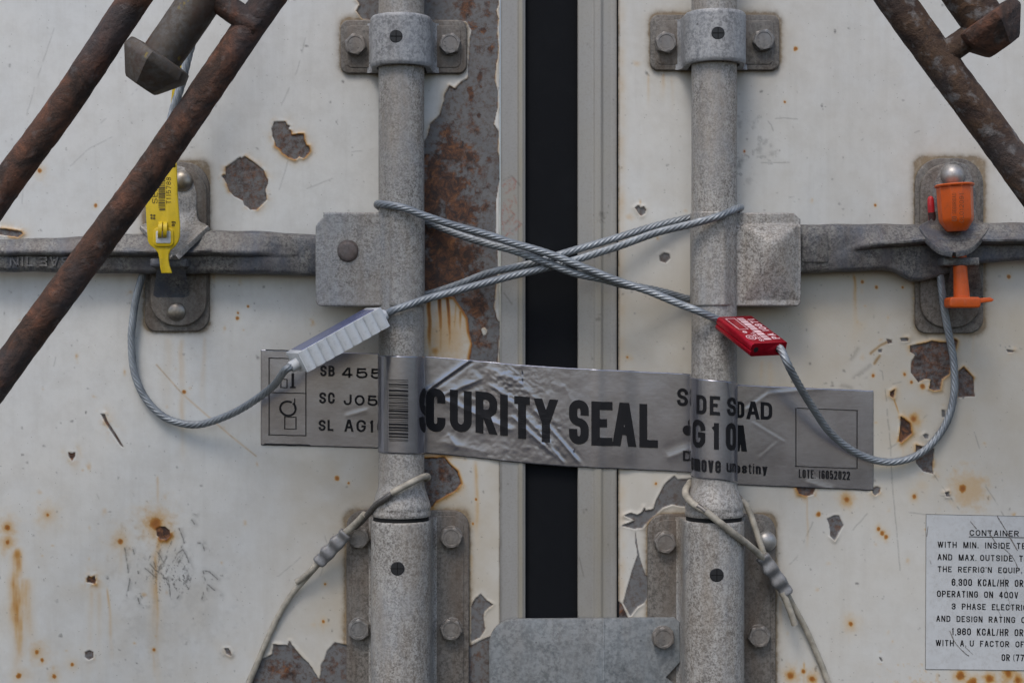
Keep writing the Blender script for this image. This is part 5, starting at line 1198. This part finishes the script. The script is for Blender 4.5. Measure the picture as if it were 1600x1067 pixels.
mk('bare_wire', rope([(614, 770, 97), (600, 780, 93), (588, 788, 80), (577, 801, 62), (568, 811, 50), (560, 819, 42), (554, 824, 38)], 4.6, 6, 34, 2), M['bare'], tieL, smooth=180)
mk('sheathed_tail', join_me([cord([(570, 803, 56), (560, 814, 46), (548, 825, 40), (537, 834, 36), (525, 845, 34)], 5.6, f=rib), cord([(500, 874, 27), (487, 890, 24), (474, 902, 20), (463, 909, 17)], 4.8, f=rib), cord([(503, 874, 22), (490, 889, 18), (474, 907, 14), (456, 928, 10), (440, 953, 8), (425, 982, 7), (412, 1012, 7), (400, 1040, 7), (389, 1068, 7), (370, 1130, 7), (360, 1250, 7)], 4.6, f=rib)]), M['sheath'], tieL, smooth=60)
mk('crimp_sleeve', crimp_mesh(VU(541, 832, 38), VU(497, 879, 26), 12.0, 9.0, 3), M['crimp'], tieL, smooth=50)
tieR = thing('wire_tie', 'cream wire tie with a grey crimp round the right locking bar', 'wire tie', (1210, 900, 30), 'sheathed wire ties on the locking bars')
mk('sheathed_wire', join_me([cord([(1076, 757, 40), (1071, 766, 56), (1073, 776, 72), (1084, 788, 90), (1100, 797, 100), (1122, 814, 104), (1142, 830, 98), (1162, 845, 80), (1180, 860, 58), (1192, 872, 44)], 5.4, f=rib), cord([(1158, 781, 28), (1165, 788, 30), (1172, 802, 32), (1179, 822, 36), (1186, 844, 38), (1193, 864, 38), (1198, 874, 38)], 4.8, f=rib), cord([(1076, 757, 40), (1082, 752, 18), (1110, 758, 7), (1145, 770, 10), (1158, 781, 28)], 5.0)]), M['sheath'], tieR, smooth=60)
mk('cracked_sheath', cord([(1090, 790, 96.5), (1096, 794, 99.5), (1103, 799, 102.5)], 4.4), M['bare'], tieR, smooth=60)
mk('sheathed_tail', join_me([cord([(1222, 925, 32), (1229, 940, 32), (1236, 958, 31), (1242, 976, 30)], 5.2, f=rib), cord([(1228, 924, 24), (1236, 940, 20), (1246, 958, 15), (1258, 980, 10), (1268, 1002, 8), (1279, 1027, 7), (1289, 1052, 7), (1298, 1078, 7), (1320, 1150, 7), (1335, 1250, 7)], 4.8, f=rib)]), M['sheath'], tieR, smooth=60)
mk('crimp_sleeve', crimp_mesh(VU(1190, 868, 42), VU(1230, 928, 28), 12.5, 9.5, 3), M['crimp'], tieR, smooth=50)

# ------------------------------------------------------------------ rusty tubular frames in front of the doors
def tube(P, r, seg=40, rough=0.032):
    P = [(x, y, h+190) for x, y, h in P]; r *= 0.92
    path = catmull([VU(*p) for p in P], 7); rr = np.random.RandomState(int(P[0][0]) % 97); N = rr.rand(400, seg)
    def f(s, a):
        i = s/9.0; j = a/(2*math.pi)*seg; i0 = int(i); t = i-i0; jj = int(round(j)) % seg
        return r*(1+rough*((N[i0 % 400, jj]*(1-t)+N[(i0+1) % 400, jj]*t)-0.5)*2)
    return sweep(path, f, seg)
def flange(c, d, parent, mat='socket'):
    rings = []; d, u, w = frame_of(d)
    for t, r, k in [(-3, 33, 1), (-1, 50, .6), (1, 52.5, 0.25), (13, 55, 0.15), (17, 54, 0.15), (52, 30, 0.3), (56, 26, 0.4), (56, 14, 1)]:
        ring = []
        for i in range(48):
            a = 2*math.pi*i/48; b = (a % (math.pi/3))-math.pi/6; hx = r*0.90/math.cos(b)*1.02
            q = hx*(1-k)+r*k; ring.append(c+d*(t*0.86*S)+(u*math.cos(a+0.5)+w*math.sin(a+0.5))*(q*0.86*S))
        rings.append(ring)
    return mk('end_cap', loft(rings), M[mat], parent, smooth=28)
frL = thing('tubular_frame', 'dark brown rusty tube frame with two slanted tubes before the left door', 'tube frame', (200, 300, 150), 'rusty tube frames in front of the doors')
mk('tube', tube([(420, -310, 165), (211, -2, 158), (100, 165, 155), (10, 288, 152), (-120, 480, 150), (-300, 760, 150)], 22.5), M['rust'], frL, smooth=180)
mk('tube', tube([(640, -310, 172), (419, 0, 160), (330, 130, 157), (236, 267, 155), (150, 385, 152), (8, 578, 150), (-120, 760, 150), (-260, 960, 150)], 22.8), M['rust'], frL, smooth=180)
mk('cross_tube', tube([(300, -25, 175), (340, 1, 172), (372, 23, 168), (404, 44, 164)], 18), M['rust'], frL, smooth=180)
sock = mk('socket_tube', tube([(420, -155, 175), (330, -24, 172), (276, 55, 165), (250, 92, 163), (244, 101, 162)], 30, 40, 0.01), M['socket'], frL, smooth=180)
flange(VU(251, 88, 353), VU(251-56, 88+82, 350)-VU(251, 88, 353), sock)
frR = thing('tubular_frame', 'grey brown flaking rusty tube frame before the right door', 'tube frame', (1500, 120, 150), 'rusty tube frames in front of the doors')
mk('tube', tube([(1180, -310, 165), (1397, -2, 160), (1490, 125, 157), (1594, 267, 154), (1760, 500, 150), (1950, 770, 150)], 25.5), M['rust_grey'], frR, smooth=180)
mk('cross_tube', tube([(1462, 95, 160), (1489, 76, 163), (1511, 61, 166), (1540, 41, 168)], 18.5), M['rust_grey'], frR, smooth=180)
sock2 = mk('socket_tube', tube([(1420, -130, 178), (1480, -47, 175), (1515, 2, 172), (1534, 29, 170), (1542, 40, 169)], 31, 40, 0.01), M['rust_grey'], frR, smooth=180)
flange(VU(1536, 29, 360), VU(1536+59, 29+81, 358)-VU(1536, 29, 360), sock2, 'rust')
